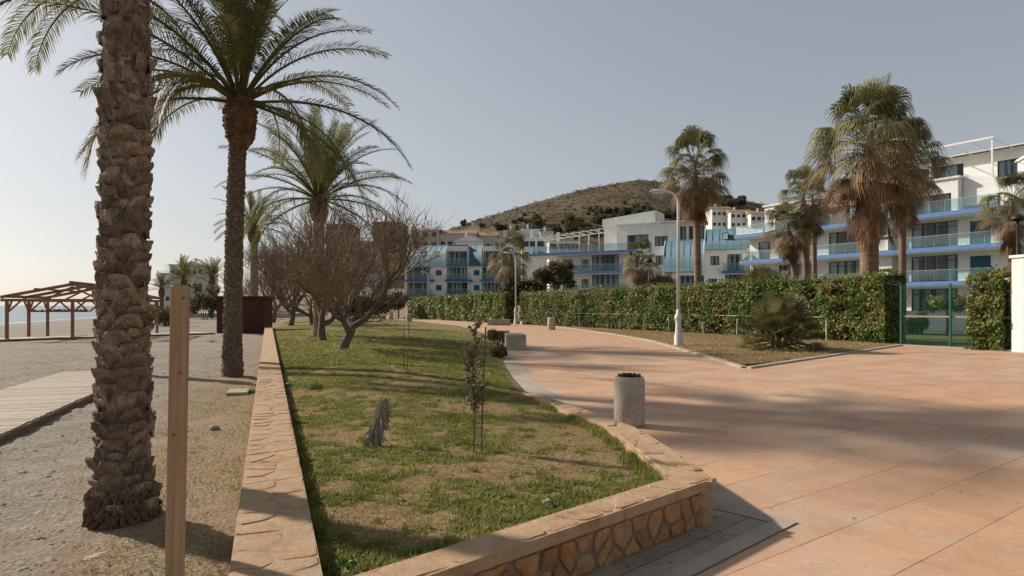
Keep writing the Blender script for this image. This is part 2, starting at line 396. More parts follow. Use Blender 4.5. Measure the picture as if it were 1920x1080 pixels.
def boot_mat():
    m, n, p, o = newmat('palm_leaf_base'); co = coord(n, 'object')
    wo = coord(n, 'world')
    a = noise(n, wo, 12, 6, .7); b = noise(n, wo, 55, 5, .7, (1, 1, .5))
    c = ramp(n, a, [(.28, (.13,.09,.062)), (.5, (.28,.21,.155)), (.7, (.44,.355,.275))])
    c = mix(n, .8, c, ramp(n, b, [(.3, (.42,.40,.38)), (.62, (1.1,1.1,1.1))]), 'MULTIPLY')
    c = bright_random(n, c, .6, 1.35)
    n.links.new(c, p.inputs["Base Color"]); p.inputs["Roughness"].default_value = .95; p.inputs["Specular IOR Level"].default_value = .15
    bump(n, p, mix(n, .5, a, b), 1.0, .045); return m
M['boot'] = boot_mat()
M['boot_fresh'] = simple('fresh_leaf_base', [(.07,.038,.02),(.14,.08,.045),(.25,.15,.085)], 6, .9, .8, .03, 22, kind='object')
M['fan_trunk'] = simple('fan_palm_trunk', [(.17,.105,.065),(.27,.18,.12)], 2.5, .9, .8, .03, 5, kind='object', stretch=(.6,.6,3))
M['grass_green'] = leafmat('grass_blade', (.13,.155,.03), (.29,.275,.075), .4, .6, 'world', 2.5, (1, 1))
M['grass_dry'] = leafmat('dry_grass_blade', (.24,.17,.08), (.43,.32,.17), .3, .8, 'world', 2.5, (1, 1))
M['weed'] = leafmat('weed_leaf', (.05,.10,.015), (.11,.18,.035), .3, .5, 'world', 6, (1, 1))
M['dead_frond'] = leafmat('dead_grey_frond', (.16,.13,.10), (.32,.275,.225), .1, .9, 'object', 6, (1, 1))
M['garden'] = simple('mown_garden_grass', [(.06,.085,.02),(.10,.13,.035)], 3, .95, .6, .02, 40)
M['thatch'] = simple('thatch', [(.17,.13,.085),(.28,.22,.15)], 3, .95, .6, .03, 12)
M['sapling'] = leafmat('sapling_leaf', (.10,.09,.045), (.19,.16,.085), .25, .7, 'world', 9, (1, 1))
M['van_white'] = simple('van_paint', [(.6,.6,.6),(.68,.68,.68)], 1, .3, spec=.5)
M['tyre'] = simple('tyre_rubber', [(.012,)*3, (.02,)*3], 4, .8)
M['green_plastic'] = simple('green_plastic', [(.01,.09,.045),(.015,.12,.06)], 2, .5)
M['plastic_blue'] = simple('blue_grey_plastic', [(.14,.18,.22),(.2,.25,.3)], 4, .5)

# ------------------------------------------------------------------ setting
WD = Vector((-.344, .939)); WN = Vector((-.939, -.344)); WP = Vector((-1.36, 3.2))   # wall direction, beach side, a point on its beach edge
def dist_beach(x, y): return (x - WP.x) * WN.x + (y - WP.y) * WN.y
def sstep(a, b, t):
    t = min(1, max(0, (t - a) / (b - a))); return t * t * (3 - 2 * t)
def fbm(x, y, s, o=3, seed=0.0):
    v = 0; a = 1; t = 0
    for i in range(o):
        v += a * mnoise.noise(Vector((x * s, y * s, seed + i * 7.3))); t += a; a *= .5; s *= 2.1
    return v / t
def ground_z(x, y):
    d = dist_beach(x, y)
    if d > 0:
        z = -1.35 * sstep(9, 40, d) * min(1, d / 40 + .1) - max(0, d - 40) * .05
        near = 1 - sstep(20, 40, math.hypot(x, y))
        z += .07 * math.exp(-((x + 2.945) ** 2 + (y - 5.05) ** 2) / .16)
        z += near * (.05 * fbm(x, y, .9, 3) + .03 * fbm(x, y, 3.2, 2, 6)) * sstep(0, .5, d)
    else: z = -.05
    if y > 100: z += min(16, (y - 100) * .10) * sstep(25, -5, d)
    return z
def axis(parts):
    out = []
    for a, b, st in parts: out += list(np.arange(a, b, st))
    return out + [parts[-1][1]]
gx = axis([(-4000,-600,800),(-600,-120,60),(-120,-40,6),(-40,-14,1.0),(-14,-1,.14),(-1,30,2.5),(30,120,15),(120,4000,900)])
gy = axis([(-300,-20,70),(-20,1,3),(1,14,.14),(14,26,.4),(26,60,1.5),(60,260,8),(260,3000,600)])
V = [(x, y, ground_z(x, y)) for y in gy for x in gx]
nx = len(gx)
Fq = [(j*nx+i, j*nx+i+1, (j+1)*nx+i+1, (j+1)*nx+i) for j in range(len(gy)-1) for i in range(nx-1)]
gm = npmesh('ground', V, Fq, True)
def ground_green(x, y):
    d = dist_beach(x, y)
    if d < -.5: return 0.5
    g = .85 * (1 - sstep(.5, 2.4, d)) * (1 - .6 * sstep(12, 22, y))
    g = max(g, .42 * (1 - sstep(4.2, 6.5, y)) * (1 - sstep(3.5, 6.5, d)))
    return g + .25 * fbm(x, y, .5, 2, 3) - .08
at_ = gm.attributes.new("green", 'FLOAT', 'POINT')
at_.data.foreach_set("value", np.array([ground_green(v[0], v[1]) for v in V], dtype=np.float32))
tag(link('ground', gm, M['ground']), kind='structure')

mb = MB(); mb.add([(-14000,-4000,-1.2),(-20,-4000,-1.2),(-20,14000,-1.2),(-14000,14000,-1.2)], [(0,1,2,3)])
tag(mb.build('sea', M['sea']), kind='structure')
# breaking wave: a thin line of foam lying along the water's edge
mb = MB(); prevs = None
for i in range(90):
    s = 20 + i * 2.6; dd = 37.4 + 1.1 * fbm(s, 0, .11, 3, 2); wd = .25 + .55 * max(0, fbm(s, 4, .16, 2, 9) + .35)
    a = WP + WD * s + WN * dd; b = WP + WD * s + WN * (dd + wd)
    mb.v += [(a.x, a.y, -1.17), (b.x, b.y, -1.17), (b.x, b.y, -1.08)]
    if i: k = len(mb.v) - 6; mb.f += [(k, k+3, k+4, k+1), (k+1, k+4, k+5, k+2), (k+2, k+5, k+3, k)]
tag(mb.build('sea_foam', M['foam']), 'white line of foam where small waves break on the beach', 'foam', kind='stuff')
# rock breakwater out at sea
root = thing('breakwater', 'low dark rock breakwater lying out in the sea', 'breakwater', (-205, 300, -1.3), .1)
for i in range(34):
    bm = bmesh.new(); bmesh.ops.create_icosphere(bm, subdivisions=1, radius=1)
    for v in bm.verts: v.co *= R.uniform(.75, 1.2)
    me = bpy.data.meshes.new('rock'); bm.to_mesh(me); bm.free()
    link('rock', me, M['dark_rock'], root, (-11 + i * .72 + R.uniform(-.4, .4), R.uniform(-1.5, 1.5), .25), (R.uniform(0, 3),) * 3, R.uniform(.8, 1.35))

# hill
HPX = [-400,-250,-150,-90,-38,20,70,113,135,180,215,300,450,700]
HPZ = [2,10,36,58,77,95,108.5,115.5,113.5,103,95,76,46,10]
def hill_z(x, y):
    t = min(1, max(0, (y - 230) / 370)); back = max(0, y - 600) * .12
    p = np.interp(x * (600 / y) ** .55, HPX, HPZ)
    p = p - 40 * sstep(-60, 60, dist_beach(x, y))
    return p * t ** 1.25 - back - 8 * sstep(-30, 30, dist_beach(x, y)) + 3 * fbm(x, y, .012, 4, 5) * t + .9 * fbm(x, y, .06, 3, 2) * t
hx = np.arange(-420, 720, 7.0); hy = list(np.arange(225, 620, 7.0)) + [680, 800, 950]
V = [(x, y, hill_z(x, y)) for y in hy for x in hx]; nx = len(hx)
hm = npmesh('hill', V, [(j*nx+i, j*nx+i+1, (j+1)*nx+i+1, (j+1)*nx+i) for j in range(len(hy)-1) for i in range(nx-1)], True)
tag(link('hill', hm, M['hill']), kind='structure')
def hill_point(px, py):
    for y in np.arange(240, 600, 3.0):
        x = (px - CX) / F * y; z = hill_z(x, y)
        if HY - (z - H) / y * F <= py: return (x, y, z)
    return None

# lawn bed: bounded by the long wall, the front wall and the path
LE = [(2.9,-1.0),(3.124,-.89),(5.09,1.19),(7.5,1.03),(9.46,.6),(11.7,.2),(15,-.1),(19,-.32),(24,-.5),(31,-.85),(40,-1.9),(53,-4.2),(70,-10.2),(90,-19.6)]
def lawn_r(y): return float(np.interp(y, [p[0] for p in LE], [p[1] for p in LE]))
def lawn_l(y): return -.936 - .366 * (y - 3.25) if y < 44 else -.936 - .366 * (40.75) - .30 * (y - 44)
def lawn_z(x, y):
    l, r = lawn_l(y), lawn_r(y); t = (x - l) / max(.01, r - l)
    zl = .235 - .14 * sstep(25, 60, y); zr = float(np.interp(y, [3, 5.1, 7.5, 9.5, 12, 18, 90], [.25, .27, .22, .16, .09, .04, .03]))
    z = zl + (zr - zl) * t + .16 * math.sin(PI * min(1, max(0, t))) * sstep(4, 16, y)
    z -= .05 * (1 - sstep(0, .13, x - l))
    return z + .03 * fbm(x, y, .8, 3, 1) * math.sin(PI * min(1, max(0, t))) + .012 * fbm(x, y, 4, 2, 8)
def lawn_green(x, y):
    n = .75 * fbm(x, y, .8, 3, 21) + .75 * fbm(x, y, 3.2, 3, 33)
    g = .48 + n * 1.25
    if y < 5.2: g += .12
    g += .12 * sstep(10, 18, y)
    return g
rows = axis([(3.13,7,.075),(7,14,.15),(14,30,.4),(30,90,1.5)]); ncol = 64
V = []
for y in rows:
    l, r = lawn_l(y) - .05, lawn_r(y) + .05
    for i in range(ncol):
        x = l + (r - l) * i / (ncol - 1); V.append((x, y, lawn_z(x, y)))
lm = npmesh('lawn', V, [(j*ncol+i, j*ncol+i+1, (j+1)*ncol+i+1, (j+1)*ncol+i) for j in range(len(rows)-1) for i in range(ncol-1)], True)
a_ = lm.attributes.new("green", 'FLOAT', 'POINT')
a_.data.foreach_set("value", np.array([lawn_green(v[0], v[1]) for v in V], dtype=np.float32))
tag(link('lawn', lm, M['lawn']), kind='structure')

# promenade: a bed with stamped slabs standing 4 mm proud of it
VE = [(17.6,6.2),(22,6.35),(30.8,6.55),(38,5.9),(46.9,4.5),(62.5,1.8),(82,-11.6),(95,-18)]   # verge edge (y, x)
mb = MB()
prom = [(-6,-6),(40,-6),(40,22),(18.4,24.2),(16.0,27.6),(6.25,17.7)]
prom += [(x + .02, y) for y, x in VE[1:]] + [(-24, 96)] + [(lawn_r(y) - .3, y) for y in (90, 70, 53, 40, 31, 24, 19, 15, 11.7, 9.46, 7.5)] + [(.9, 5.1), (-1.2, 3.0), (-6, 2)]
mb.add([(x, y, -.003) for x, y in prom], [tuple(range(len(prom)))])
promenade = tag(mb.build('promenade', M['joint']), kind='structure')
U = Vector((.80, .60)); W_ = Vector((-.60, .80))
def in_poly(x, y, P):
    c = False; j = len(P) - 1
    for i in range(len(P)):
        if (P[i][1] > y) != (P[j][1] > y) and x < (P[j][0] - P[i][0]) * (y - P[i][1]) / (P[j][1] - P[i][1]) + P[i][0]: c = not c
        j = i
    return c
slabs = []
sw = .62
for r in range(-20, 140):
    v = r * sw; u = -60 + (r % 2) * .55 + R.uniform(-.2, .2)
    while u < 90:
        L = R.choice([.93, 1.24, 1.55])
        c = U * (u + L / 2) + W_ * (v + sw / 2)
        u += L
        if in_poly(c.x, c.y, prom) and c.y < 70:
            if not (5 < c.y < 11 and c.x < lawn_r(c.y) - .1): slabs.append((c.x, c.y, L))
def vis_area(s):
    x, y, L = s
    if y < 3.0 or abs(x) > y * .82 + .8: return 0
    return L * sw / y ** 3
slabs.sort(key=vis_area, reverse=True)
slab_mesh = {}
def slab_geo(L, g=.0025):
    mb = MB(); a = L / 2 - g; b = sw / 2 - g; e = .002
    mb.add([(-a,-b,-.0034),(a,-b,-.0034),(a,b,-.0034),(-a,b,-.0034),(-a+e,-b+e,0),(a-e,-b+e,0),(a-e,b-e,0),(-a+e,b-e,0)],
           [(4,5,6,7),(0,1,5,4),(1,2,6,5),(2,3,7,6),(3,0,4,7)])
    return mb
for L in (.93, 1.24, 1.55): slab_mesh[L] = [slab_geo(L, g).mesh('slab') for g in (.0004, .0004, .0010, .0024)]
ang = math.atan2(U.y, U.x)
for x, y, L in slabs[:300]:
    link('slab', R.choice(slab_mesh[L]), M['paving'], promenade, (x, y, R.uniform(-.0003, .0003)), (0, 0, ang + R.uniform(-.0012, .0012)))
mb = MB()
for x, y, L in slabs[300:]:
    g = slab_geo(L, R.choice((.0004, .001, .003))); mb.add([(x + U.x * a + W_.x * b, y + U.y * a + W_.y * b, c) for a, b, c in g.v], g.f)
tag(mb.build('slabs', M['paving'], promenade), kind='stuff')

def ribbon(name, left, right, z, mat, kind='structure', thick=.0):
    mb = MB()
    for (a, b) in zip(left, right): mb.v += [(a[0], a[1], z), (b[0], b[1], z)]
    for i in range(len(left) - 1): mb.f.append((2*i, 2*i+1, 2*i+3, 2*i+2))
    if thick:
        k = len(mb.v)
        mb.v += [(x, y, z - thick) for x, y, _ in mb.v[:k]]
        for i in range(len(left) - 1): mb.f += [(2*i, 2*i+2, k+2*i+2, k+2*i), (2*i+1, k+2*i+1, k+2*i+3, 2*i+3)]
        mb.f += [(0, k, k+1, 1), (k-2, k-1, 2*k-1, 2*k-2)]
    o = mb.build(name, mat); 
    return tag(o, kind=kind)
# grey concrete border along the lawn and round the front of the wall
ys = [5.2, 6.3, 7.5, 8.5, 9.5, 10.5, 11.7, 13.3, 15, 17, 19, 22, 26]
def wall_out(y): return lawn_r(y) + float(np.interp(y, [5.1, 7.5, 9.5, 11.7, 13], [.37, .34, .3, .22, .0]))
wid = lambda y: float(np.interp(y, [5, 9, 12, 16, 20, 26], [.42, .40, .55, .62, .55, .2]))
ribbon('concrete_border', [(lawn_r(y) - .02, y) for y in ys], [(wall_out(y) + wid(y), y) for y in ys], .006, M['kerb'])
FD = Vector((.729, .684)); FN = Vector((.684, -.729)); E1 = Vector((1.56, 5.09)); E0 = E1 - FD * 3.9
q = lambda s, d: tuple(E1 + FD * s + FN * d)
ribbon('concrete_apron', [q(-4.2, -.05), q(.25, -.05)], [q(-4.2, .13), q(.25, .13)], .0065, M['apron'])
ribbon('concrete_apron', [q(-4.2, .138), q(.25, .138)], [q(-4.2, .28), q(.25, .28)], .0068, M['apron'])
ribbon('concrete_strip', [q(-4.2, .286), q(.42, .286)], [q(-4.2, .44), q(.42, .44)], .010, M['kerb'])
ribbon('concrete_strip', [q(.256, .283), q(.256, -.5)], [q(.42, .283), q(.42, -.62)], .011, M['kerb'])

# verge, kerb and the garden behind the hedge
HA = Vector((16.6, 28.4)); HB = Vector((-13.0, 87.0))
mb = MB()
vp = [(x, y) for y, x in VE] + [(-10, 95), (-11.5, 87.5), (16.9, 28.9), (16.0, 27.6)]
def verge_grid():
    xs = np.arange(-19, 17, .6); ys_ = np.arange(17, 96, .8)
    return xs, ys_
bmv = bmesh.new(); vv = [bmv.verts.new((x, y, .03)) for x, y in vp]; fc = bmv.faces.new(vv)
bmesh.ops.triangulate(bmv, faces=[fc])
for i in range(5): 
    bmesh.ops.subdivide_edges(bmv, edges=[e for e in bmv.edges if e.calc_length() > 1.6], cuts=1, use_grid_fill=False)
    bmesh.ops.triangulate(bmv, faces=bmv.faces[:])
for v in bmv.verts:
    if not v.is_boundary: v.co.z = .05 + .05 * fbm(v.co.x, v.co.y, .5, 3, 4)
vm = bpy.data.meshes.new('verge'); bmv.to_mesh(vm); bmv.free()
a_ = vm.attributes.new("green", 'FLOAT', 'POINT')
a_.data.foreach_set("value", np.array([.28 + .6 * fbm(v.co.x, v.co.y, .5, 3, 14) for v in vm.vertices], dtype=np.float32))
tag(link('verge', vm, M['lawn']), kind='structure')
kl = [(x, y) for y, x in VE]; 
ribbon('kerb', [(x - .16, y) for x, y in kl], [(x + .02, y) for x, y in kl], .045, M['kerb'], thick=.06)
k0 = Vector((6.2, 17.6)); k1 = Vector((16.0, 27.6)); kn = (k1 - k0).normalized(); kp = Vector((kn.y, -kn.x))
ribbon('kerb', [tuple(k0 - kp * .02), tuple(k1 - kp * .02)], [tuple(k0 + kp * .16 - kn * .1), tuple(k1 + kp * .16)], .046, M['kerb'], thick=.06)
mb = MB(); mb.add([(16.6,28.6,.02),(19.2,23.9,.02),(60,24,.02),(60,52,.02),(30,60,.02),(-8,92,.02),(-12.2,88,.02)], [tuple(range(7))])
tag(mb.build('garden_lawn', M['garden']), kind='structure')

# ------------------------------------------------------------------ stone walls
def clip(poly, p, nrm):
    out = []
    for i in range(len(poly)):
        a, b = poly[i], poly[(i + 1) % len(poly)]
        da = (a[0]-p[0])*nrm[0] + (a[1]-p[1])*nrm[1]; db = (b[0]-p[0])*nrm[0] + (b[1]-p[1])*nrm[1]
        if da <= 0: out.append(a)
        if (da < 0) != (db < 0) and da != db:
            t = da / (da - db); out.append((a[0]+(b[0]-a[0])*t, a[1]+(b[1]-a[1])*t))
    return out
def voronoi(pts, rect, reach):
    x0, x1, y0, y1 = rect; cells = []
    for i, p in enumerate(pts):
        poly = [(x0,y0),(x1,y0),(x1,y1),(x0,y1)]
        for j, r_ in enumerate(pts):
            if j == i or abs(r_[0]-p[0]) > reach or not poly: continue
            m = ((p[0]+r_[0])/2, (p[1]+r_[1])/2); poly = clip(poly, m, (r_[0]-p[0], r_[1]-p[1]))
        if len(poly) >= 3: cells.append(poly)
    return cells
def stones(rect, nu, nv, to3d, parent, gap, proud, aspect=1.0, jit=.36, mat='stone'):
    x0, x1, y0, y1 = rect; pts = []
    for i in range(nu):
        for j in range(nv):
            pts.append((x0 + (x1-x0) * (i + .5 + (.25 if j % 2 else -.25) + R.uniform(-jit, jit)) / nu, y0 + (y1-y0) * (j + .5 + R.uniform(-jit, jit)) / nv))
    for poly in voronoi(pts, rect, 4 * (x1-x0) / nu):
        cx = sum(p[0] for p in poly) / len(poly); cy = sum(p[1] for p in poly) / len(poly)
        ring = []
        for i in range(len(poly)):
            a, b = poly[i], poly[(i + 1) % len(poly)]
            el = math.hypot(b[0]-a[0], b[1]-a[1])
            for t in ((.14, .5, .86) if el > .09 else (.5,)): ring.append((a[0]+(b[0]-a[0])*t, a[1]+(b[1]-a[1])*t))
        if len(ring) < 5: continue
        def inset(g, jt=0):
            o = []
            for (x, y) in ring:
                dx, dy = cx - x, cy - y; l = math.hypot(dx, dy) + 1e-6; k = min(g, l * .6) + R.uniform(-jt, jt)
                o.append((x + dx / l * k, y + dy / l * k))
            return o
        n = len(ring); tilt = (R.uniform(-.04, .04), R.uniform(-.04, .04)); pr = proud * R.uniform(.6, 1.3)
        r0 = inset(gap, gap * .35); r1 = [(x + (cx-x) * .06, y + (cy-y) * .06) for x, y in r0]; r2 = [(x + (cx-x) * .42, y + (cy-y) * .42) for x, y in r0]
        f3 = lambda P, h: [to3d(x, y, h + (x-cx) * tilt[0] + (y-cy) * tilt[1] + (R.uniform(-.1, .1) * proud)) for x, y in P]
        vs = f3(r0, -.01) + f3(r1, pr * .75) + f3(r2, pr * 1.1) + f3([(cx, cy)], pr * 1.1)
        fs = []
        for a in range(2):
            for i in range(n): j = (i + 1) % n; fs.append((a*n+i, a*n+j, (a+1)*n+j, (a+1)*n+i))
        for i in range(n): fs.append((2*n+i, 2*n+(i+1) % n, 3*n))
        me = bpy.data.meshes.new('stone'); me.from_pydata(vs, [], fs); me.update()
        link('stone', me, M[mat], parent)

# long wall between beach and lawn
root = thing('long_stone_wall', 'long straight low stone wall running between beach and lawn', 'wall')
WT = .35; WW = .425
def wpt(s, t, z): p = WP + WD * s - WN * t; return (p.x, p.y, z)
mb = MB()
def wprism(s0, s1, t0, t1, z0, z1):
    mb.add([wpt(s0,t0,z0),wpt(s1,t0,z0),wpt(s1,t1,z0),wpt(s0,t1,z0),wpt(s0,t0,z1),wpt(s1,t0,z1),wpt(s1,t1,z1),wpt(s0,t1,z1)],
           [(0,1,2,3),(7,6,5,4),(4,5,1,0),(5,6,2,1),(6,7,3,2),(7,4,0,3)])
wprism(-1.2, 12.0, 0, WW, -.2, WT); mb.build('wall_core', M['mortar'], root)
mb = MB(); wprism(12.0, 43.5, .004, WW - .004, -.2, WT + .003); mb.build('far_wall_core', M['wall_far'], root)
stones((-1.1, 11.9, -.004, WW + .004), 54, 2, lambda x, y, h: wpt(x, y, WT + h), root, .008, .005)
# front wall, with a coping of flat stones and a face of rough ones
root = thing('front_stone_wall', 'low golden stone wall with rubble face across the front of the lawn', 'wall')
def fpt(s, d, z): p = E1 + FD * s + FN * d; return (p.x, p.y, z)
TH = .25; FT = .335
def fprism(mb, s0, s1, d0, d1, z0, z1):
    mb.add([fpt(s0,d0,z0),fpt(s1,d0,z0),fpt(s1,d1,z0),fpt(s0,d1,z0),fpt(s0,d0,z1),fpt(s1,d0,z1),fpt(s1,d1,z1),fpt(s0,d1,z1)],
           [(0,1,2,3),(7,6,5,4),(4,5,1,0),(5,6,2,1),(6,7,3,2),(7,4,0,3)])
mb = MB(); fprism(mb, -3.6, -.02, -TH + .02, -.025, -.1, FT - .07); mb.build('wall_core', M['face_mortar'], root)
mb = MB(); fprism(mb, -3.6, 0, -TH, 0, FT - .07, FT); mb.build('coping_bed', M['wall_far'], root)
stones((-3.55, -.01, -TH + .01, -.01), 14, 1, lambda x, y, h: fpt(x, y, FT + h), root, .008, .005, jit=.34)
stones((-3.5, -.03, .0, FT - .075), 20, 2, lambda x, y, h: fpt(x, -.025 + h, y), root, .013, .014, jit=.46, mat='face_stone')
stones((-TH + .03, -.03, .0, FT - .075), 2, 2, lambda x, y, h: fpt(-.02 + h, x, y), root, .012, .014, mat='face_stone')
# curved low wall along the path side
root = thing('curved_stone_wall', 'curved low stone wall sinking into the paving beside the concrete bin', 'wall')
cy_ = [4.98, 5.4, 6.0, 6.7, 7.5, 8.4, 9.46, 10.5, 11.7, 12.8]
ctop = lambda y: float(np.interp(y, [5, 6.5, 8.5, 10.5, 12.8], [.333, .32, .26, .17, .03]))
mb = MB()
for y in cy_:
    a, b, z = lawn_r(y) - (.0 if y > 5.2 else -.02), wall_out(y), ctop(y)
    if y < 5.2: a, b = 1.15, 1.50
    mb.v += [(a, y, -.1), (a, y, z), (b, y, z), (b, y, -.1)]
for i in range(len(cy_) - 1):
    for k in range(3): mb.f.append((4*i+k, 4*i+4+k, 4*i+5+k, 4*i+1+k))
mb.f += [(3,2,1,0), tuple(4*(len(cy_)-1)+k for k in range(4))]
mb.build('wall_core', M['wall_far'], root)
def c3(s, t, h):
    y = 5.05 + s; a = lawn_r(y); b = wall_out(y); return (a + (b - a) * t, y, ctop(y) + h)
stones((.25, 7.4, .05, .95), 24, 1, c3, root, .010, .005)

# ------------------------------------------------------------------ boardwalk and pergola on the beach
bw0 = Vector((-6.2, 8.1)); BD = Vector((-.315, .949)); BL = Vector((-.949, -.315))
root = thing('boardwalk', 'pale weathered plank boardwalk running along the beach', 'boardwalk', (bw0.x, bw0.y, 0), math.atan2(BD.y, BD.x))
mb = MB(); mb.box(-1.75, 1.75 / 2, -.066, .066, 0, .03)
pm = MB(); pm.cbox(-.068, .068, -.02, 1.72, .075, .105, .006)
pme = pm.mesh('plank')
for i in range(0, 82):
    link('plank', pme, M['plank'], root, (-3.5 + i * .148, R.uniform(-.012, .012), R.uniform(-.002, .002)), (0, 0, R.uniform(-.004, .004)))
mb = MB()
for yy in (.03, .85, 1.62): mb.box(-3.6, 8.6, yy, yy + .06, -.06, .073)
mb.build('joist', M['plank_edge'], root)
mb = MB(); mb.box(-3.6, 8.6, -.045, -.022, -.04, .085); mb.build('edge_board', M['plank_edge'], root)
# cross deck below the pergola
p0 = Vector(gnd(-20, 637, .1)); p1 = Vector(gnd(404, 623.5, .1)); dv = (p1 - p0); Ld = dv.length
root = thing('beach_deck', 'low timber deck crossing the beach below the pergola', 'deck', (p0.x, p0.y, 0), math.atan2(dv.y, dv.x))
mb = MB(); mb.box(-5, Ld, -.02, 1.9, -.3, .06); mb.build('joist', M['plank_edge'], root)
pm = MB(); pm.cbox(-.145, .145, -.08, 1.96, .064, .10, .008); pme = pm.mesh('plank')
for i in range(int((Ld + 5) / .3)): link('plank', pme, M['plank'], root, (-4.8 + i * .3, 0, R.uniform(-.002, .002)))
# pergola
o0 = gnd(13, 635.5, .1)
PA = math.atan2(.30, .954)
root = thing('beach_pergola', 'red brown timber gable pergola standing on the beach deck', 'pergola', (o0[0], o0[1], 0), PA)
PW, PDp, ez, rz_ = 5.3, 5.2, 1.84, 2.55
for j in range(3):
    for i, x in enumerate((0, PW / 2, PW)):
        if i == 1 and j == 1: continue
        mb = MB(); y = j * PDp / 2; mb.box(x - .06, x + .06, y - .06, y + .06, -.4, ez - .001); mb.build('post', M['pergola_wood'], root)
for j in range(3):
    y = j * PDp / 2
    mb = MB(); mb.box(-.25, PW + .25, y - .045, y + .045, ez, ez + .13); mb.build('tie_beam', M['pergola_wood'], root)
    for s in (0, 1):
        xa = -.25 if s == 0 else PW + .25
        mb = MB(); mb.bar((xa, y, ez + .2), (PW / 2, y, rz_ + .12), .09, .14); mb.build('rafter', M['pergola_wood'], root)
    for x in (0, PW / 2, PW):
        for s in (-1, 1):
            if (x == 0 and s < 0) or (x == PW and s > 0): continue
            mb = MB(); mb.bar((x + s * .03, y, ez - .5), (x + s * .55, y, ez + .03), .07, .07); mb.build('brace', M['pergola_wood'], root)
    mb = MB(); mb.bar((PW/2 - 1.1, y, ez + .1), (PW/2, y, rz_), .06, .08); mb.bar((PW/2 + 1.1, y, ez + .1), (PW/2, y, rz_), .06, .08); mb.build('web_strut', M['pergola_wood'], root)
for x in (0, PW):
    mb = MB(); mb.box(x - .06, x + .06, -.3, PDp + .3, ez + .172, ez + .30); mb.build('eave_beam', M['pergola_wood'], root)
    for j in range(3):
        for s in (-1, 1):
            y = j * PDp / 2
            if (j == 0 and s < 0) or (j == 2 and s > 0): continue
            mb = MB(); mb.bar((x, y + s * .03, ez - .5), (x, y + s * .55, ez + .03), .07, .07); mb.build('brace', M['pergola_wood'], root)
mb = MB(); mb.box(PW/2 - .06, PW/2 + .06, -.3, PDp + .3, rz_ + .12, rz_ + .26); mb.build('ridge_beam', M['pergola_wood'], root)
for k in range(1, 2):
    for s in (0, 1):
        t = k / 2; x = -.25 + t * (PW / 2 + .25) if s == 0 else PW + .25 - t * (PW / 2 + .25)
        z = ez + .28 + t * (rz_ - ez - .08)
        mb = MB(); mb.bar((x, -.3, z), (x, PDp + .3, z), .07, .07); mb.build('purlin', M['pergola_wood'], root)
# maroon hut
hx0, hy0 = gnd(404, 625); 
root = thing('beach_hut', 'plain maroon timber hut behind the palm trunk by the boardwalk', 'hut', (hx0, hy0, 0), .12)
mb = MB(); mb.box(.05, 2.75, .05, 2.3, .0, 2.12); mb.build('wall', M['hut_wood'], root)
for i in range(14):
    mb = MB(); mb.box(.06 + i * .192, .06 + i * .192 + .182, .02, .049, .05, 2.1); mb.build('board', M['hut_wood'], root)
mb = MB(); mb.box(-.12, 2.92, -.12, 2.45, 2.122, 2.22); mb.build('roof', M['hut_wood'], root)

# ------------------------------------------------------------------ date palms
def frond_mesh(name, L, e0, bend, seed, npair=84, droop=.25, leaf=.54, wd=.025, side=0.0, ex=1.35):
    r = random.Random(seed); mb = MB(); pts = []; p = Vector((0, 0, 0)); n = 26
    for i in range(n + 1):
        s = i / n; e = e0 - bend * s ** ex; az = side * s * s
        pts.append(p.copy()); p = p + Vector((math.cos(e) * math.cos(az), math.cos(e) * math.sin(az), math.sin(e))) * (L / n)
    mb.tube(pts, [max(.004, .034 * (1 - i / n) ** .8 + .004) for i in range(n + 1)], 5)
    for k in range(npair):
        s = .16 + .84 * (k + r.uniform(-.3, .3)) / npair; s = min(.995, max(.12, s))
        f = s * n; i = min(n - 1, int(f)); q_ = pts[i].lerp(pts[i+1], f - i); t = (pts[i+1] - pts[i]).normalized()
        sd = t.cross(Vector((0, 0, 1))); sd = sd.normalized() if sd.length > 1e-3 else Vector((0, 1, 0)); up = sd.cross(t)
        ll = leaf * L / 4 * (math.sin(PI * min(1, .12 + s * .88)) ** .6 * .8 + .3) * r.uniform(.85, 1.1)
        if s < .25: ll *= .55
        fw = .55 + .55 * s
        for g in (-1, 1):
            if r.random() < .03: continue
            d = (sd * g + t * (fw + r.uniform(-.12, .12)) + up * (.42 + r.uniform(-.22, .22))).normalized()
            m_ = q_ + d * (ll * .5) + Vector((0, 0, -droop * .18 * ll)); e_ = q_ + d * ll + Vector((0, 0, -droop * ll * r.uniform(.6, 1.5)))
            x = d.cross(up).normalized() * (wd * L / 4 / 2)
            b = len(mb.v); mb.v += [tuple(q_ - x * .6), tuple(q_ + x * .6), tuple(m_ + x), tuple(m_ - x), tuple(e_)]
            mb.f += [(b, b+1, b+2, b+3), (b+3, b+2, b+4)]
    return mb.mesh(name)
FV = []                                         # fronds, from upright young ones to hanging old ones
for i, (e0, bd, dr) in enumerate([(86,22,.15),(78,34,.2),(70,48,.22),(62,60,.25),(54,66,.3),(45,72,.3),(36,74,.35),(24,78,.4),(10,74,.45),(-18,62,.5)]):
    FV.append([frond_mesh('frond', 4.0, math.radians(e0), math.radians(bd), 100 + i * 7 + k, droop=dr, side=(-.35, .1, .4)[k]) for k in range(3)])
HANG = [frond_mesh('frond', 3.7, math.radians(72), math.radians(160), 301, droop=.8, leaf=.55, ex=.40), frond_mesh('frond', 4.1, math.radians(78), math.radians(165), 302, droop=.8, leaf=.55, ex=.5)]
for me in HANG: me.materials.append(M['frond_old'])

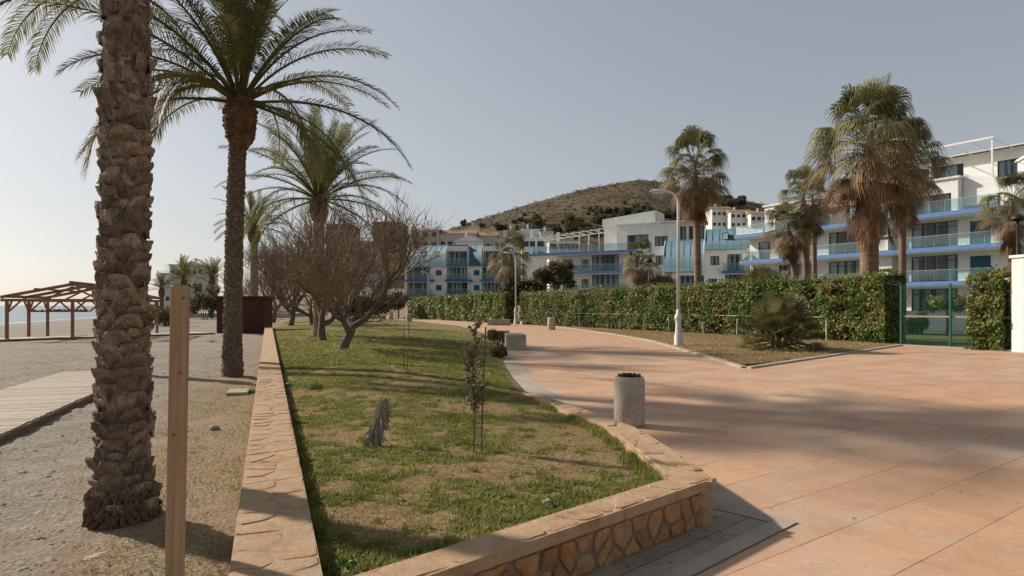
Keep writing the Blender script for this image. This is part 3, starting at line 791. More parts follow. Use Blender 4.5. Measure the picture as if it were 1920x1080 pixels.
def boot_mesh(seed, flat=0.0):
    r = random.Random(seed); mb = MB(); nu, nv = 9, 7; ph = r.uniform(0, 9)
    w0, w1 = .25, .13 + r.uniform(-.02, .03); hgt = .118; P = []; sk = r.uniform(-.035, .035); out_ = r.uniform(.052, .082)
    for layer in (0, 1):
        for j in range(nv):
            v = j / (nv - 1); ww = w0 + (w1 - w0) * v ** .8
            for i in range(nu):
                u = i / (nu - 1) * 2 - 1
                x = u * ww / 2 + sk * v
                z = -.05 + v * hgt + .016 * (1 - u * u) * v + r.uniform(-.004, .004)
                pr = (.004 + out_ * math.sin(min(1, v * 1.12) * PI / 2) ** 1.3) * (1 - flat) + .013 * flat
                y = -(pr * (1 - .38 * u * u - .25 * u ** 6) + r.uniform(-.005, .005) + .006 * math.sin(ph + u * 7 + v * 3))
                if layer: y = y * .25 + .012; z -= .012 * (1 - flat) * v
                P.append((x, y, z))
    f = []; k = nu * nv
    for j in range(nv - 1):
        for i in range(nu - 1): f.append((j*nu+i, j*nu+i+1, (j+1)*nu+i+1, (j+1)*nu+i))
    for i in range(nu - 1): a = (nv-1)*nu + i; f.append((a, a+1, k+a+1, k+a))
    for j in range(nv - 1):
        f.append((k+j*nu, j*nu, (j+1)*nu, k+(j+1)*nu)); a = j*nu+nu-1; f.append((a, k+a, k+a+nu, a+nu))
    mb.add(P, f); return mb

def palm_trunk(root, h, r0, r1, lean=(0, 0), seed=0, boots=True, bulge=True, hero=False, cam_side=None):
    r = random.Random(seed)
    def ctr(z): t = z / h; return (lean[0] * t * t, lean[1] * t * t)
    def rad(z):
        t = z / h; b = r0 + (r1 - r0) * min(1, t * 1.3)
        b += (.075 if hero else .05) * math.exp(-z * 2.6)
        return b
    mb = MB(); nr = int(h / .12)
    pts = []; rr = []
    for i in range(nr + 1):
        z = -.15 + (h + .15) * i / nr; c = ctr(max(0, z)); pts.append((c[0], c[1], z)); rr.append(rad(max(0, z)) * (1 + .03 * math.sin(i * 2.3)))
    mb.tube(pts, rr, 18)
    for i in range(len(mb.v)):
        x, y, z = mb.v[i]; k = .012 * mnoise.noise(Vector((x * 9, y * 9, z * 9 + seed))); mb.v[i] = (x * (1 + k), y * (1 + k), z)
    tr = mb.build('trunk', M['palm_trunk'], root, True)
    rows = []
    pitch = .098 if hero else .10; z = .10; row = 0
    per = 8 if hero else 8
    while z < h - (.7 if bulge else .05):
        for k in range(per):
            a = 2 * PI * (k + .5 * (row % 2) + row * .06) / per + r.uniform(-.1, .1)
            rows.append((z + r.uniform(-.02, .02) + .5 * pitch * k / per, a)); 
        z += pitch; row += 1
    variants = [boot_mesh(seed * 31 + i) for i in range(7)]; flats = [boot_mesh(seed * 31 + 50 + i, .7) for i in range(3)]
    if hero:
        vm = [b.mesh('leaf_base', False) for b in variants]; fm = [b.mesh('leaf_base', False) for b in flats]
        rest = []
        vis = []
        for (z, a) in rows:
            face = math.cos(a) * cam_side[0] + math.sin(a) * cam_side[1]
            vis.append((face > -.25 and z < 4.15, z, a))
        n_ind = 0
        for ok, z, a in vis:
            c = ctr(z); rd = rad(z) - .018; sc = r.uniform(.72, 1.12)
            fl = z > 3.25 or (z > 2.9 and r.random() < .4)
            loc = (c[0] + math.cos(a) * rd, c[1] + math.sin(a) * rd, z)
            rot = (r.uniform(-.18, .14), r.uniform(-.16, .16), a + PI / 2 + r.uniform(-.12, .12))
            if ok and n_ind < 300:
                link('leaf_base', r.choice(fm if fl else vm), M['boot'], tr, loc, rot, (sc, sc * r.uniform(.7, 1.25), sc * r.uniform(.8, 1.2))); n_ind += 1
            else: rest.append((loc, rot, sc))
        mb = MB()
        for loc, rot, sc in rest:
            b = r.choice(variants); m4 = Matrix.Translation(loc) @ Matrix.Rotation(rot[2], 4, 'Z') @ Matrix.Scale(sc, 4)
            mb.add([tuple(m4 @ Vector(v)) for v in b.v], b.f)
        tag(mb.build('leaf_bases', M['boot'], tr), kind='stuff')
        # skirt of dead roots at the foot
        mb = MB()
        for i in range(900):
            a = r.uniform(0, 2 * PI); z = .30 * r.random() ** 1.6; q0 = rad(z) + .005; l = r.uniform(.03, .09)
            p0 = Vector((math.cos(a) * q0, math.sin(a) * q0, z)); p1 = p0 + Vector((math.cos(a + r.uniform(-.7, .7)) * l * .55, math.sin(a + r.uniform(-.7, .7)) * l * .55, -l * .8))
            p1.z = max(p1.z, -.02)
            mb.tube([p0, (p0 + p1) / 2 + Vector((math.cos(a), math.sin(a), 0)) * .02, p1], [.015, .012, .005], 4, False)
        tag(mb.build('root_mass', M['palm_trunk'], root), kind='stuff')
    else:
        mb = MB(); sc0 = r0 / .235
        for z, a in rows:
            c = ctr(z); rd = rad(z) - .012; sc = r.uniform(.75, 1.1) * sc0
            m4 = Matrix.Translation((c[0] + math.cos(a) * rd, c[1] + math.sin(a) * rd, z)) @ Matrix.Rotation(a + PI/2 + r.uniform(-.1, .1), 4, 'Z') @ Matrix.Rotation(r.uniform(-.2, .15), 4, 'X') @ Matrix.Diagonal((sc, sc * .75, sc, 1))
            b = r.choice(variants); mb.add([tuple(m4 @ Vector(v)) for v in b.v], b.f)
        tag(mb.build('leaf_bases', M['boot'], tr), kind='stuff')
    if bulge:                                    # pruned leaf bases below the crown, wider than the trunk
        mb = MB(); hb = 1.15
        prof = [(r1 * 1.0, h - hb), (r1 * 1.55, h - hb + .18), (r1 * 1.95, h - hb * .62), (r1 * 2.0, h - hb * .3), (r1 * 1.5, h - .1), (r1 * .9, h + .08), (.02, h + .12)]
        mb.lathe(prof, 20, (lean[0], lean[1], 0))
        b0 = boot_mesh(3); nrow = 13
        for j in range(nrow):
            z = h - hb + .1 + j * hb / nrow; rd = float(np.interp(z, [p[1] for p in prof], [p[0] for p in prof])) - .03
            for k in range(13):
                a = 2 * PI * (k + .5 * (j % 2)) / 13 + r.uniform(-.1, .1); sc = r.uniform(.55, .95)
                m4 = Matrix.Translation((lean[0] + math.cos(a) * rd, lean[1] + math.sin(a) * rd, z)) @ Matrix.Rotation(a + PI/2, 4, 'Z') @ Matrix.Rotation(r.uniform(-.05, .3), 4, 'X') @ Matrix.Diagonal((sc * .7, sc, sc, 1))
                mb.add([tuple(m4 @ Vector(v)) for v in b0.v], b0.f)
        mb.build('crown_shaft', M['boot_fresh'], root)

def palm_crown(root, h, scale, lean=(0, 0), seed=0, n=44, extra=(), old=1):
    r = random.Random(seed + 500)
    for i in range(n):
        t = i / (n - 1); az = i * 2.39996 + r.uniform(-.25, .25)
        k = min(9, int(t ** 1.15 * 9.0))
        me = r.choice(FV[k]); sc = scale * r.uniform(.86, 1.08) * (1 if k > 1 else .85)
        rr = .07 + .10 * t
        link('frond', me, M['frond'], root, (lean[0] + math.cos(az) * rr, lean[1] + math.sin(az) * rr, h + .1 - .22 * t), (r.uniform(-.25, .25), r.uniform(-.08, .08), az), sc)
    for az, kind, sc in extra:
        me = HANG[kind - 20] if kind >= 20 else FV[kind][0]
        link('frond', me, M['frond'], root, (lean[0] + math.cos(az) * .16, lean[1] + math.sin(az) * .16, h - .12), (0, 0, az), sc * scale)

DG = 'date palms along the promenade'
def date_palm(label, x, y, h, r0, r1, scale, seed, n=44, lean=(0, 0), extra=(), hero=False, bulge=True, z=0.0):
    root = thing('date_palm', label, 'palm tree', (x, y, z), 0, DG)
    dcam = Vector((-x, -y)).normalized()
    palm_trunk(root, h, r0, r1, lean, seed, bulge=bulge, hero=hero, cam_side=(dcam.x, dcam.y))
    if n: palm_crown(root, h, scale, lean, seed, n, extra)
    return root
date_palm('thick rough date palm trunk standing beside the pine post', -2.945, 5.05, 8.3, .148, .138, .95, 3, 40, lean=(.05, .1), hero=True)
date_palm('date palm with its trunk hidden behind the thick rough trunk', *gnd(243, 703), 9.3, .19, .17, 1.0, 7, 34, extra=[(3.0, 8, 1.0), (3.5, 7, .95), (.35, 8, 1.0), (-.2, 8, .95)])
date_palm('tall date palm with long hanging fronds beside the loose stone tile', *gnd(436, 706), 6.45, .195, .178, 1.02, 12, 40, lean=(.22, -.1),
          extra=[(-2.5, 20, 1.0), (-2.75, 21, 1.05), (-2.2, 20, .9), (-2.95, 21, .95), (-1.9, 21, .8), (-.5, 20, .95), (.25, 8, 1.05), (.05, 9, 1.0)])
date_palm('date palm rising out of the lawn behind the bare tamarisks', -8.45, 29.2, 6.2, .22, .20, 1.08, 23, 46, extra=[(-.15, 9, 1.1), (3.2, 9, 1.0), (2.9, 8, 1.05)], z=.2)
date_palm('shorter date palm seen behind the maroon beach hut', -17.6, 45.5, 7.0, .24, .21, .78, 31, 40)
for i, (px, py, d, sc, hh) in enumerate([(345, 522, 92, .92, 5.6), (398, 520, 88, .85, 5.7), (303, 542, 90, .7, 4.0)]):
    p = at(px, py, d)
    date_palm(['small date palm in front of the beige building by the beach', 'small date palm beside the parked white van', 'lowest small date palm near the dry beach bushes'][i], p[0], p[1], p[2] + .2, .22, .2, sc, 41 + i, 30, z=-.2)

# ------------------------------------------------------------------ fan palms
def fan_mesh(name, seed, elev, pet, rad, spread, droop, nseg=34, fold=.15):
    r = random.Random(seed); mb = MB()
    d = Vector((math.cos(elev), 0, math.sin(elev))); up = Vector((-math.sin(elev), 0, math.cos(elev)))
    hub = d * pet + Vector((0, 0, -.10 * pet * max(0, math.cos(elev))))
    mid = d * (pet * .5) + Vector((0, 0, .01))
    mb.tube([Vector((0, 0, 0)), mid, hub], [.022, .016, .012], 4, False)
    for k in range(nseg):
        a = spread * (2 * (k + .5) / nseg - 1); ln = rad * (1 - .25 * (abs(a) / spread) ** 2) * r.uniform(.88, 1.08)
        s = d * math.cos(a) + Vector((0, 1, 0)) * math.sin(a) + up * (fold * (1 if k % 2 else -.3) * .25 + .25 * abs(math.sin(a)) * fold * 3)
        s.normalize(); lat = s.cross(up).normalized()
        wdt = ln * spread / nseg * 1.05
        p1 = hub + s * (ln * .30); p2 = hub + s * (ln * .62) + Vector((0, 0, -droop * .16 * ln))
        p3 = hub + s * (ln * .84) + Vector((0, 0, -droop * .5 * ln)); p4 = hub + s * (ln * .93) + Vector((0, 0, -droop * ln * r.uniform(.8, 1.5)))
        b = len(mb.v); w1 = wdt * .32; w2 = wdt * .46; w3 = wdt * .2
        mb.v += [tuple(hub), tuple(p1 - lat * w1), tuple(p1 + lat * w1), tuple(p2 - lat * w2), tuple(p2 + lat * w2), tuple(p3 - lat * w3), tuple(p3 + lat * w3), tuple(p4)]
        mb.f += [(b, b+1, b+2), (b+1, b+3, b+4, b+2), (b+3, b+5, b+6, b+4), (b+5, b+7, b+6)]
    return mb.mesh(name)
rd_ = math.radians
FEL = [84, 66, 46, 24, 2, -22, -46, -66, -79]
def fan_set(name, els, rad, spread, seed, nseg):
    return {e: [fan_mesh(name, seed + e * 3 + k, rd_(e), 1.2, rad, rd_(spread - (15 if e < -40 else 0) - (15 if e < -60 else 0)), (.45 + .012 * (84 - e) if e > 20 else (1.0 if e > -40 else (.7 if e > -60 else .4))), nseg) for k in range(3)] for e in els}
FAN_G = fan_set('fan_leaf', FEL[:7], 1.02, 106, 1000, 28)
FAN_M = fan_set('fan_leaf', FEL[2:8], 1.0, 90, 3000, 24)
FAN_D = fan_set('dead_leaf', FEL[4:], .95, 78, 5000, 22)
for g in FAN_M.values():
    for me in g: me.materials.append(M['fan_mid'])
for g in FAN_D.values():
    for me in g: me.materials.append(M['fan_dead'])
WG = 'fan palms behind the hedge'
def fan_palm(label, x, y, h, r0, r1, sc, skirt, seed, ng=34, lean=(0, 0), z0=0.0):
    r = random.Random(seed); root = thing('fan_palm', label, 'palm tree', (x, y, z0), 0, WG)
    mb = MB(); nr = max(12, int(h / .16)); pts = []; rr = []
    for i in range(nr + 1):
        t = i / nr; pts.append((lean[0] * t * t, lean[1] * t * t, h * t)); rr.append((r0 + (r1 - r0) * t ** .6 + .12 * r0 * math.exp(-t * h * 1.2)) * (1 + (.028 if i % 2 else -.02)) * (1 - .75 * max(0, 1 - (1 - t) * h / (1.1 * sc))))
    mb.tube(pts, rr, 16); mb.build('trunk', M['fan_trunk'], root, True)
    n = int(ng * 2.3)
    for i in range(n):
        t = i / (n - 1); az = i * 2.39996 + r.uniform(-.35, .35); el = 86 - 138 * t ** .85 + r.uniform(-16, 16)
        gsel = r.random() + (t - .52) * 2.6
        st, mt, nm_ = (FAN_G, 'fan', 'fan_leaf') if gsel < .45 else ((FAN_M, 'fan_mid', 'fan_leaf') if gsel < .95 else (FAN_D, 'fan_dead', 'dead_leaf'))
        e = min(st, key=lambda q_: abs(q_ - el)); z = h + .15 - 1.25 * sc * t
        link(nm_, r.choice(st[e]), M[mt], root, (lean[0] + math.cos(az) * r1 * .6, lean[1] + math.sin(az) * r1 * .6, z), (r.uniform(-.4, .4), r.uniform(-.15, .15), az), sc * r.uniform(.78, 1.1) * (1 - .12 * t))
    nd = int(20 * skirt / (1.2 * sc)) + 8
    for i in range(nd):
        t = i / nd; z = h - .9 * sc - (skirt - 1.5 * sc) * t; az = i * 2.39996 + r.uniform(-.4, .4); e = -46 if t < .15 else (-66 if t < .45 else -79)
        tt = max(0, z / h)
        link('dead_leaf', r.choice(FAN_D[e]), M['fan_dead'], root, (lean[0] * tt * tt + math.cos(az) * r1 * .8, lean[1] * tt * tt + math.sin(az) * r1 * .8, z), (r.uniform(-.25, .25), r.uniform(-.18, .12), az), sc * r.uniform(.5, .92))
    return root
def fan_at(label, px, ptop, d, r0, r1, sc, skirt, seed, ng=34, lean=(0, 0)):
    p = at(px, ptop, d); fan_palm(label, p[0], p[1], p[2], r0, r1, sc, skirt, seed, ng, lean)
fan_at('slender tall fan palm rising behind the hedge by the street lamp', 1309, 300, 44, .26, .22, 1.18, 3.1, 1, 28, (-.25, 0))
fan_at('massive fan palm with thick trunk and huge brown skirt behind the hedge', 1630, 248, 33, .46, .38, 1.42, 4.1, 2, 38)
fan_at('thin trunked fan palm close beside the massive fan palm', 1692, 285, 37, .20, .18, 1.15, 3.4, 3, 24)
fan_at('fan palm with leaning trunk, lowest of the clump of three', 1496, 418, 46, .27, .22, .85, 2.0, 4, 17, (-.75, 0))
fan_at('fan palm with straight middle trunk in the clump of three', 1513, 360, 47, .27, .23, .95, 2.3, 5, 18, (-.3, 0))
fan_at('fan palm with the thinnest trunk in the clump of three', 1528, 366, 49, .2, .17, .9, 2.3, 6, 16, (-.2, 0))
fan_at('fan palm beside the dark garden lamp at the end of the balconies', 1897, 372, 40, .2, .18, .95, 2.8, 7, 18)
fan_at('small fan palm next to the dark lamp post in front of the white flats', 1201, 482, 58, .2, .17, .9, 2.2, 8, 18)
fan_at('stout fan palm with a brown skirt in front of the blue roofed block', 958, 472, 84, .42, .4, 1.45, 3.9, 9, 20)

# low leafy palms: clumps of fans
DW = [[fan_mesh('leaf', 400 + 10*i + k, rd_(e), .95, .62, rd_(80), .12, 22) for k in range(2)] for i, e in enumerate([88, 70, 52, 34, 16, 0, -15])]
for g in DW:
    for me in g: me.materials.append(M['dwarf'])
def clump(label, x, y, sc, n, seed, mat='dwarf', z=0.0, squash=1.0):
    r = random.Random(seed); root = thing('dwarf_palm', label, 'palm', (x, y, z), 0, 'low clumping palms')
    mb = MB()
    for i in range(5):
        a = i * 1.3; q_ = (math.cos(a) * .16 * sc, math.sin(a) * .16 * sc)
        mb.tube([(q_[0], q_[1], -.1), (q_[0] * 1.4, q_[1] * 1.4, .25 * sc), (q_[0] * 1.7, q_[1] * 1.7, (.42 + .1 * (i % 3)) * sc)], [.11 * sc, .10 * sc, .06 * sc], 8)
    mb.build('stem', M['palm_trunk'], root)
    for i in range(n):
        az = i * 2.39996 + r.uniform(-.3, .3); t = (i / n) ** .8; k = min(6, int(t * 7))
        h0 = (.75 - .55 * t + r.uniform(-.15, .15)) * sc
        link('leaf', r.choice(DW[k]), M[mat], root, (math.cos(az) * .22 * sc, math.sin(az) * .22 * sc, max(.06, h0 * squash)), (r.uniform(-.4, .4), r.uniform(-.15, .15), az), sc * r.uniform(.75, 1.08))
p = gnd(1462, 657); clump('spiky dwarf palm on the verge at the edge of the paving', p[0], p[1], .98, 165, 1)
p = at(1428, 553, 44); clump('dark bushy palm showing above the hedge', p[0], p[1], 1.75, 130, 2, z=.6)
p = at(1242, 556, 56); clump('pale green palm beside the small fan palm behind the hedge', p[0], p[1], 1.7, 90, 3, z=.8)

# ------------------------------------------------------------------ bare tamarisk trees
def tamarisk_mesh(seed, spread=1.0, levels=5, h=1.0):
    r = random.Random(seed); thick = MB(); thin = MB()
    def rvec(d, ang):
        ax = d.cross(Vector((r.uniform(-1, 1), r.uniform(-1, 1), r.uniform(-1, 1)))); ax.normalize()
        return (Matrix.Rotation(ang, 3, ax) @ d).normalized()
    def grow(p, d, L, rad, lv):
        n = 4 if lv < 3 else 3; pts = [p]; q_ = p; dd = d
        for i in range(n):
            dd = rvec(dd, r.uniform(.05, .30 if lv < 3 else .2)); dd = (dd + Vector((0, 0, .16 if lv > 1 else .03))).normalized()
            q_ = q_ + dd * (L / n); pts.append(q_)
        end = rad * (.62 if lv < 4 else .3)
        rs = [rad + (end - rad) * i / n for i in range(n + 1)]
        (thick if lv < 3 else thin).tube(pts, rs, 7 if lv < 2 else (5 if lv < 3 else 3), False)
        if lv >= levels: return
        kids = [3, 4, 5, 5, 6][lv]
        for k in range(kids):
            t = r.uniform(.55, 1.0) if lv == 0 else r.uniform(.3, 1.0)
            if k == 0: t = 1.0
            f = t * n; i = min(n - 1, int(f)); b = pts[i].lerp(pts[i+1], f - i)
            base = (pts[i+1] - pts[i]).normalized()
            nd = rvec(base, r.uniform(.35, .85) if lv < 3 else r.uniform(.3, .95))
            if lv == 0:
                az = 2 * PI * k / kids + r.uniform(-.4, .4); nd = Vector((math.cos(az) * .95 * spread, math.sin(az) * .95 * spread, .75)).normalized()
            if lv == 1: nd = (nd + Vector((0, 0, .12))).normalized()
            grow(b, nd, [0, 1.45, 1.15, .95, .8, .62][lv + 1] * r.uniform(.5, 1.4) * h, rad * [.62, .58, .48, .46, .75][lv] if lv < 5 else .004, lv + 1)
    grow(Vector((0, 0, -.1)), Vector((.18, 0, 1)).normalized(), .95 * h, .17, 0)
    return thick.mesh('trunk', True), thin.mesh('twigs')
TM = [tamarisk_mesh(5, 1.15), tamarisk_mesh(8, 1.0), tamarisk_mesh(14, 1.1)]
def tamarisk(label, x, y, k, rz, sc, z=.25):
    root = thing('tamarisk_tree', label, 'tree', (x, y, z), rz, 'bare tamarisk trees on the lawn'); root.scale = (sc,) * 3
    link('trunk', TM[k][0], M['bark'], root); tag(link('crown', TM[k][1], M['twig'], root), kind='stuff')
tamarisk('bare tamarisk with twin forked trunk standing foremost on the lawn', *gnd(640, 657, .27), 0, .3, 1.0)
tamarisk('bare tamarisk close behind the forked one, leaning towards the wall', *gnd(606, 640, .27), 1, 2.6, 1.08)
tamarisk('bare tamarisk rooted between the forked tamarisk and the date palm', *gnd(655, 632, .27), 2, 4.0, 1.0)
tamarisk('bare tamarisk growing beside the long wall behind the others', *gnd(545, 609, .22), 1, .8, 1.35)
tamarisk('bare tamarisk in the middle of the far lawn', *gnd(585, 608, .2), 2, 1.9, 1.3)
tamarisk('most distant bare tamarisk by the end of the long wall', *gnd(512, 603, .15), 0, 5.2, 1.5)

# ------------------------------------------------------------------ leaf clouds: hedges, bushes, broadleaf trees
def leaves(P, nrm, size, spread=.9, aspect=1.6):
    n = len(P); rnd = NR.normal(size=(n, 3)); nn = nrm + rnd * spread; nn /= np.linalg.norm(nn, axis=1, keepdims=True) + 1e-9
    a = np.cross(nn, NR.normal(size=(n, 3))); a /= np.linalg.norm(a, axis=1, keepdims=True) + 1e-9; b = np.cross(nn, a)
    s = (size * NR.uniform(.6, 1.3, size=(n, 1)))
    V = np.concatenate([P - a * s * aspect * .5, P + b * s * .5, P + a * s * aspect * .5, P - b * s * .5], axis=1).reshape(-1, 3)
    Fc = np.arange(4 * n).reshape(n, 4)
    return V, Fc
def hedge(label, a, b, z0, top_a, top_b, thick, count, leaf, seed, near_bias=False):
    d = (b - a); L = d.length; d.normalize(); nrm = Vector((d.y, -d.x))
    if nrm.dot(Vector((0, -1))) < 0 and nrm.dot(-a) < 0: nrm = -nrm
    if nrm.dot(-(a + b)) < 0: nrm = -nrm
    root = thing('hedge', label, 'hedge', (a.x, a.y, 0), 0, 'clipped hedges along the garden fence')
    S = NR.uniform(0, 1, count)
    if near_bias: S = S ** 1.7
    pts = []; nn = []
    for s in S:
        x = s * L; top = top_a + (top_b - top_a) * s
        f = R.random(); w = .5 + .5 * mnoise.noise(Vector((x * .55, seed, 0)))
        bulge = .30 * fbm(x, seed * 3, .6, 3); topn = top + .22 * fbm(x, 5 + seed, .45, 3) + .10 * fbm(x, 9 + seed, 2.2, 2)
        if f > .95:
            z = z0 + (topn - z0) * R.random(); x = (0 if R.random() < .5 else L) + R.uniform(-.12, .12); off = R.uniform(-thick / 2, thick / 2); nv = (-d.x if x < L / 2 else d.x, -d.y if x < L / 2 else d.y, .3)
        elif f < .66:
            z = z0 + (topn - z0) * R.random() ** .8; off = thick / 2 + bulge + .24 * fbm(x, z * 2, 1.3, 3, seed) + R.uniform(-.16, .06); nv = (nrm.x, nrm.y, .35)
            if R.random() < .75 and fbm(x, z * 1.3, .9, 2, 40 + seed) + .55 * max(0, .45 - (z - z0) / (topn - z0)) > .28: continue
        elif f < .92:
            z = topn + R.uniform(-.08, .06); off = R.uniform(-thick / 2, thick / 2); nv = (0, 0, 1)
            if R.random() < .09: z += R.uniform(.05, .30)
        else:
            z = z0 + (topn - z0) * R.random(); off = -thick / 2 + R.uniform(-.1, .1); nv = (-nrm.x, -nrm.y, .3)
        pts.append((d.x * x + nrm.x * off, d.y * x + nrm.y * off, z)); nn.append(nv)
    V, Fc = leaves(np.array(pts), np.array(nn), leaf)
    tag(link('foliage', npmesh('foliage', V, Fc), M['hedge'], root), kind='stuff')
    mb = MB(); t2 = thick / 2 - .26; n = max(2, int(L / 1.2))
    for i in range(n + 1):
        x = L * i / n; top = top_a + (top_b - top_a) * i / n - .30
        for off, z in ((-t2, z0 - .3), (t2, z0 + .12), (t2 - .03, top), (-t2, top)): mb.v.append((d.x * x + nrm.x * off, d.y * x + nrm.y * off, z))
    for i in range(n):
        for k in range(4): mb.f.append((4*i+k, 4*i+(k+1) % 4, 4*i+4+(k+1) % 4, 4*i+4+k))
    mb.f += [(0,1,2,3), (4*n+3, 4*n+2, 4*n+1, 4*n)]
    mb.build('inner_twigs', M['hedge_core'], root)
    mb = MB()
    for i in range(int(L * 2.2)):
        x = R.uniform(.2, L - .2); off = thick / 2 - R.uniform(.08, .22); hh = R.uniform(.5, 1.3); dx = R.uniform(-.25, .25)
        p0_ = (d.x * x + nrm.x * (off - .1), d.y * x + nrm.y * (off - .1), z0 - .05); p1_ = (d.x * (x + dx) + nrm.x * off, d.y * (x + dx) + nrm.y * off, z0 + hh)
        mb.tube([p0_, p1_], [.022, .010], 5, False)
    tag(mb.build('stems', M['bark'], root), kind='stuff')
    return root
hd = (HB - HA).normalized()
hedge('long clipped green hedge running from the gate along the grass verge', HA + hd * .3, HA + hd * 34, 0, 2.83, 2.72, 1.3, 62000, .088, 1, True)
hedge('far stretch of bright green clipped hedge below the blue roofed block', HA + hd * 37, HB, 0, 2.7, 2.6, 1.3, 15000, .15, 2, True)
hedge('leafy yellow green hedge piece against the white pillar', Vector((17.50, 25.35)), Vector((18.12, 24.30)), 0, 2.72, 2.8, .7, 5200, .085, 3)

def leaf_cloud(root, blobs, n, size, mat, name='crown', seed=0, hollow=.55):
    rr = np.random.default_rng(seed); P = []; Nn = []
    vol = np.array([b[3] ** 2 for b in blobs]); pr = vol / vol.sum()
    idx = rr.choice(len(blobs), size=n, p=pr)
    d = rr.normal(size=(n, 3)); d /= np.linalg.norm(d, axis=1, keepdims=True)
    c = np.array([b[:3] for b in blobs])[idx]; rad = np.array([b[3] for b in blobs])[idx][:, None]; sq = np.array([b[4] if len(b) > 4 else 1 for b in blobs])[idx]
    k = (hollow + (1 - hollow) * rr.uniform(0, 1, (n, 1))) * (1 + .18 * rr.normal(size=(n, 1)))
    off = d * rad * k; off[:, 2] *= sq
    V, Fc = leaves(c + off, d, size)
    return tag(link(name, npmesh(name, V, Fc), mat, root), kind='stuff')
def bushy(name, label, cat, x, y, z, blobs, n, size, mat, trunk=None, group=None, seed=0):
    root = thing(name, label, cat, (x, y, z), 0, group)
    leaf_cloud(root, blobs, n, size, M[mat], 'crown' if trunk else 'foliage', seed)
    mb = MB()
    if trunk:
        for pts, rs in trunk: mb.tube(pts, rs, 8)
    else:
        for i in range(5):
            b = blobs[i % len(blobs)]; mb.tube([(b[0] * .3, b[1] * .3, -.1), (b[0] * .7, b[1] * .7, b[2] * .6), (b[0], b[1], b[2])], [.05, .035, .015], 5)
    mb.build('trunk' if trunk else 'stem', M['bark'], root)
    return root
def blob_set(rx, ry, z0, z1, n, seed, rb=(.5, .9)):
    r = random.Random(seed); o = []
    for i in range(n):
        a = r.uniform(0, 2 * PI); q_ = math.sqrt(r.random()); o.append((math.cos(a) * rx * q_, math.sin(a) * ry * q_, r.uniform(z0, z1), r.uniform(*rb), .8))
    return o
p = gnd(1040, 607); bushy('tamarisk_tree', 'rounded olive brown tamarisk in leaf beside the concrete bin and hedge', 'tree', p[0], p[1], 0, blob_set(1.5, 1.3, 3.4, 5.3, 26, 1, (.4, .8)), 9000, .13, 'olive_bush',
    [([(0,0,-.1),(-.15,0,1.1),(-.5,0,2.2),(-1.0,.2,3.6)], [.11,.09,.07,.03]), ([(0.05,0,-.1),(.15,.1,1.2),(.55,.1,2.4),(1.0,.1,3.8)], [.11,.09,.06,.03]), ([(-.3,0,1.7),(0,.2,2.8),(.1,.3,4.2)], [.06,.05,.02])], seed=1)
p = gnd(985, 606); bushy('leaning_tree', 'dark dense tree leaning over the hedge beside the second lamp', 'tree', p[0], p[1], 0, blob_set(1.7, 1.2, 1.9, 3.7, 22, 2, (.6, 1.0)) + [(-1.6, 0, 3.2, .8), (-1.3, 0, 3.9, .6)], 9000, .16, 'bush',
    [([(.3,0,-.1),(-.1,0,1.2),(-.9,.1,2.4),(-1.5,.1,3.4)], [.15,.13,.1,.04]), ([(.2,0,.4),(.6,.1,1.7),(.9,.1,2.8)], [.1,.08,.03])], seed=2)
p = gnd(747, 598); bushy('round_shrub', 'dark clipped round shrub at the end of the far hedge', 'shrub', p[0], p[1], 0, blob_set(1.1, 1.0, 1.6, 2.9, 12, 3, (.6, .9)), 3500, .16, 'bush',
    [([(0,0,-.1),(.05,0,.8),(0,0,1.7)], [.12,.1,.06])], 'shrubs by the promenade', 3)
p = gnd(700, 596.5); bushy('shrub', 'loose dark green shrub behind the farthest bench', 'shrub', p[0], p[1], 0, blob_set(2.2, 1.3, .7, 2.5, 16, 4, (.6, 1.0)), 4200, .18, 'bush', None, 'shrubs by the promenade', 4)
p = gnd(650, 594); bushy('shrub', 'wide shrub partly hidden behind the bare tamarisks', 'shrub', p[0], p[1], 0, blob_set(4.0, 1.5, .7, 2.6, 22, 5, (.7, 1.1)), 5200, .2, 'bush', None, 'shrubs by the promenade', 5)
p = gnd(938, 648); bushy('flower_bed_shrub', 'low grey green shrub spreading beside the concrete block seat', 'shrub', p[0] - .1, p[1] + .4, .03, blob_set(.45, 1.1, .15, .5, 14, 6, (.14, .26)), 2600, .05, 'olive_bush', None, 'low shrubs at the lawn edge', 6)
p = gnd(943, 672); bushy('flower_bed_shrub', 'dark low shrub at the lawn edge below the block seat', 'shrub', p[0] - .1, p[1], .03, blob_set(.2, .7, .1, .32, 10, 7, (.12, .2)), 1700, .045, 'olive_bush', None, 'low shrubs at the lawn edge', 7)
for i, (px, py) in enumerate([(305, 612), (286, 608), (325, 605)]):
    p = gnd(px, py); bushy('beach_bush', ['dry twiggy bush on the beach beside the pine post', 'dry bush half hidden by the thick palm trunk', 'paler dry bush behind the pine post'][i], 'bush', p[0], p[1], 0, blob_set(1.1, .8, .4, 1.5, 14, 60 + i, (.4, .6)), 2600, .09, 'olive_bush', None, 'dry bushes on the beach', 60 + i)
p = at(382, 556, 80); bushy('beach_tree', 'grey green bush below the beige building by the beach', 'bush', p[0], p[1], 0, blob_set(2.0, 1.2, 1.2, 3.6, 16, 66, (.6, 1.0)), 3000, .2, 'olive_bush', None, 'bushes by the beach houses', 66)
for i, (px, zt) in enumerate([(1725, 1.2), (1712, .8)]):
    p = at(px, 600, 38); bushy('garden_shrub', ['small round shrub on the garden grass behind the mesh gate', 'lower shrub on the garden grass behind the mesh gate'][i], 'shrub', p[0], p[1], 0, blob_set(.4, .4, .3, zt, 8, 70 + i, (.25, .4)), 1200, .08, 'hedge', None, 'garden shrubs', 70 + i)
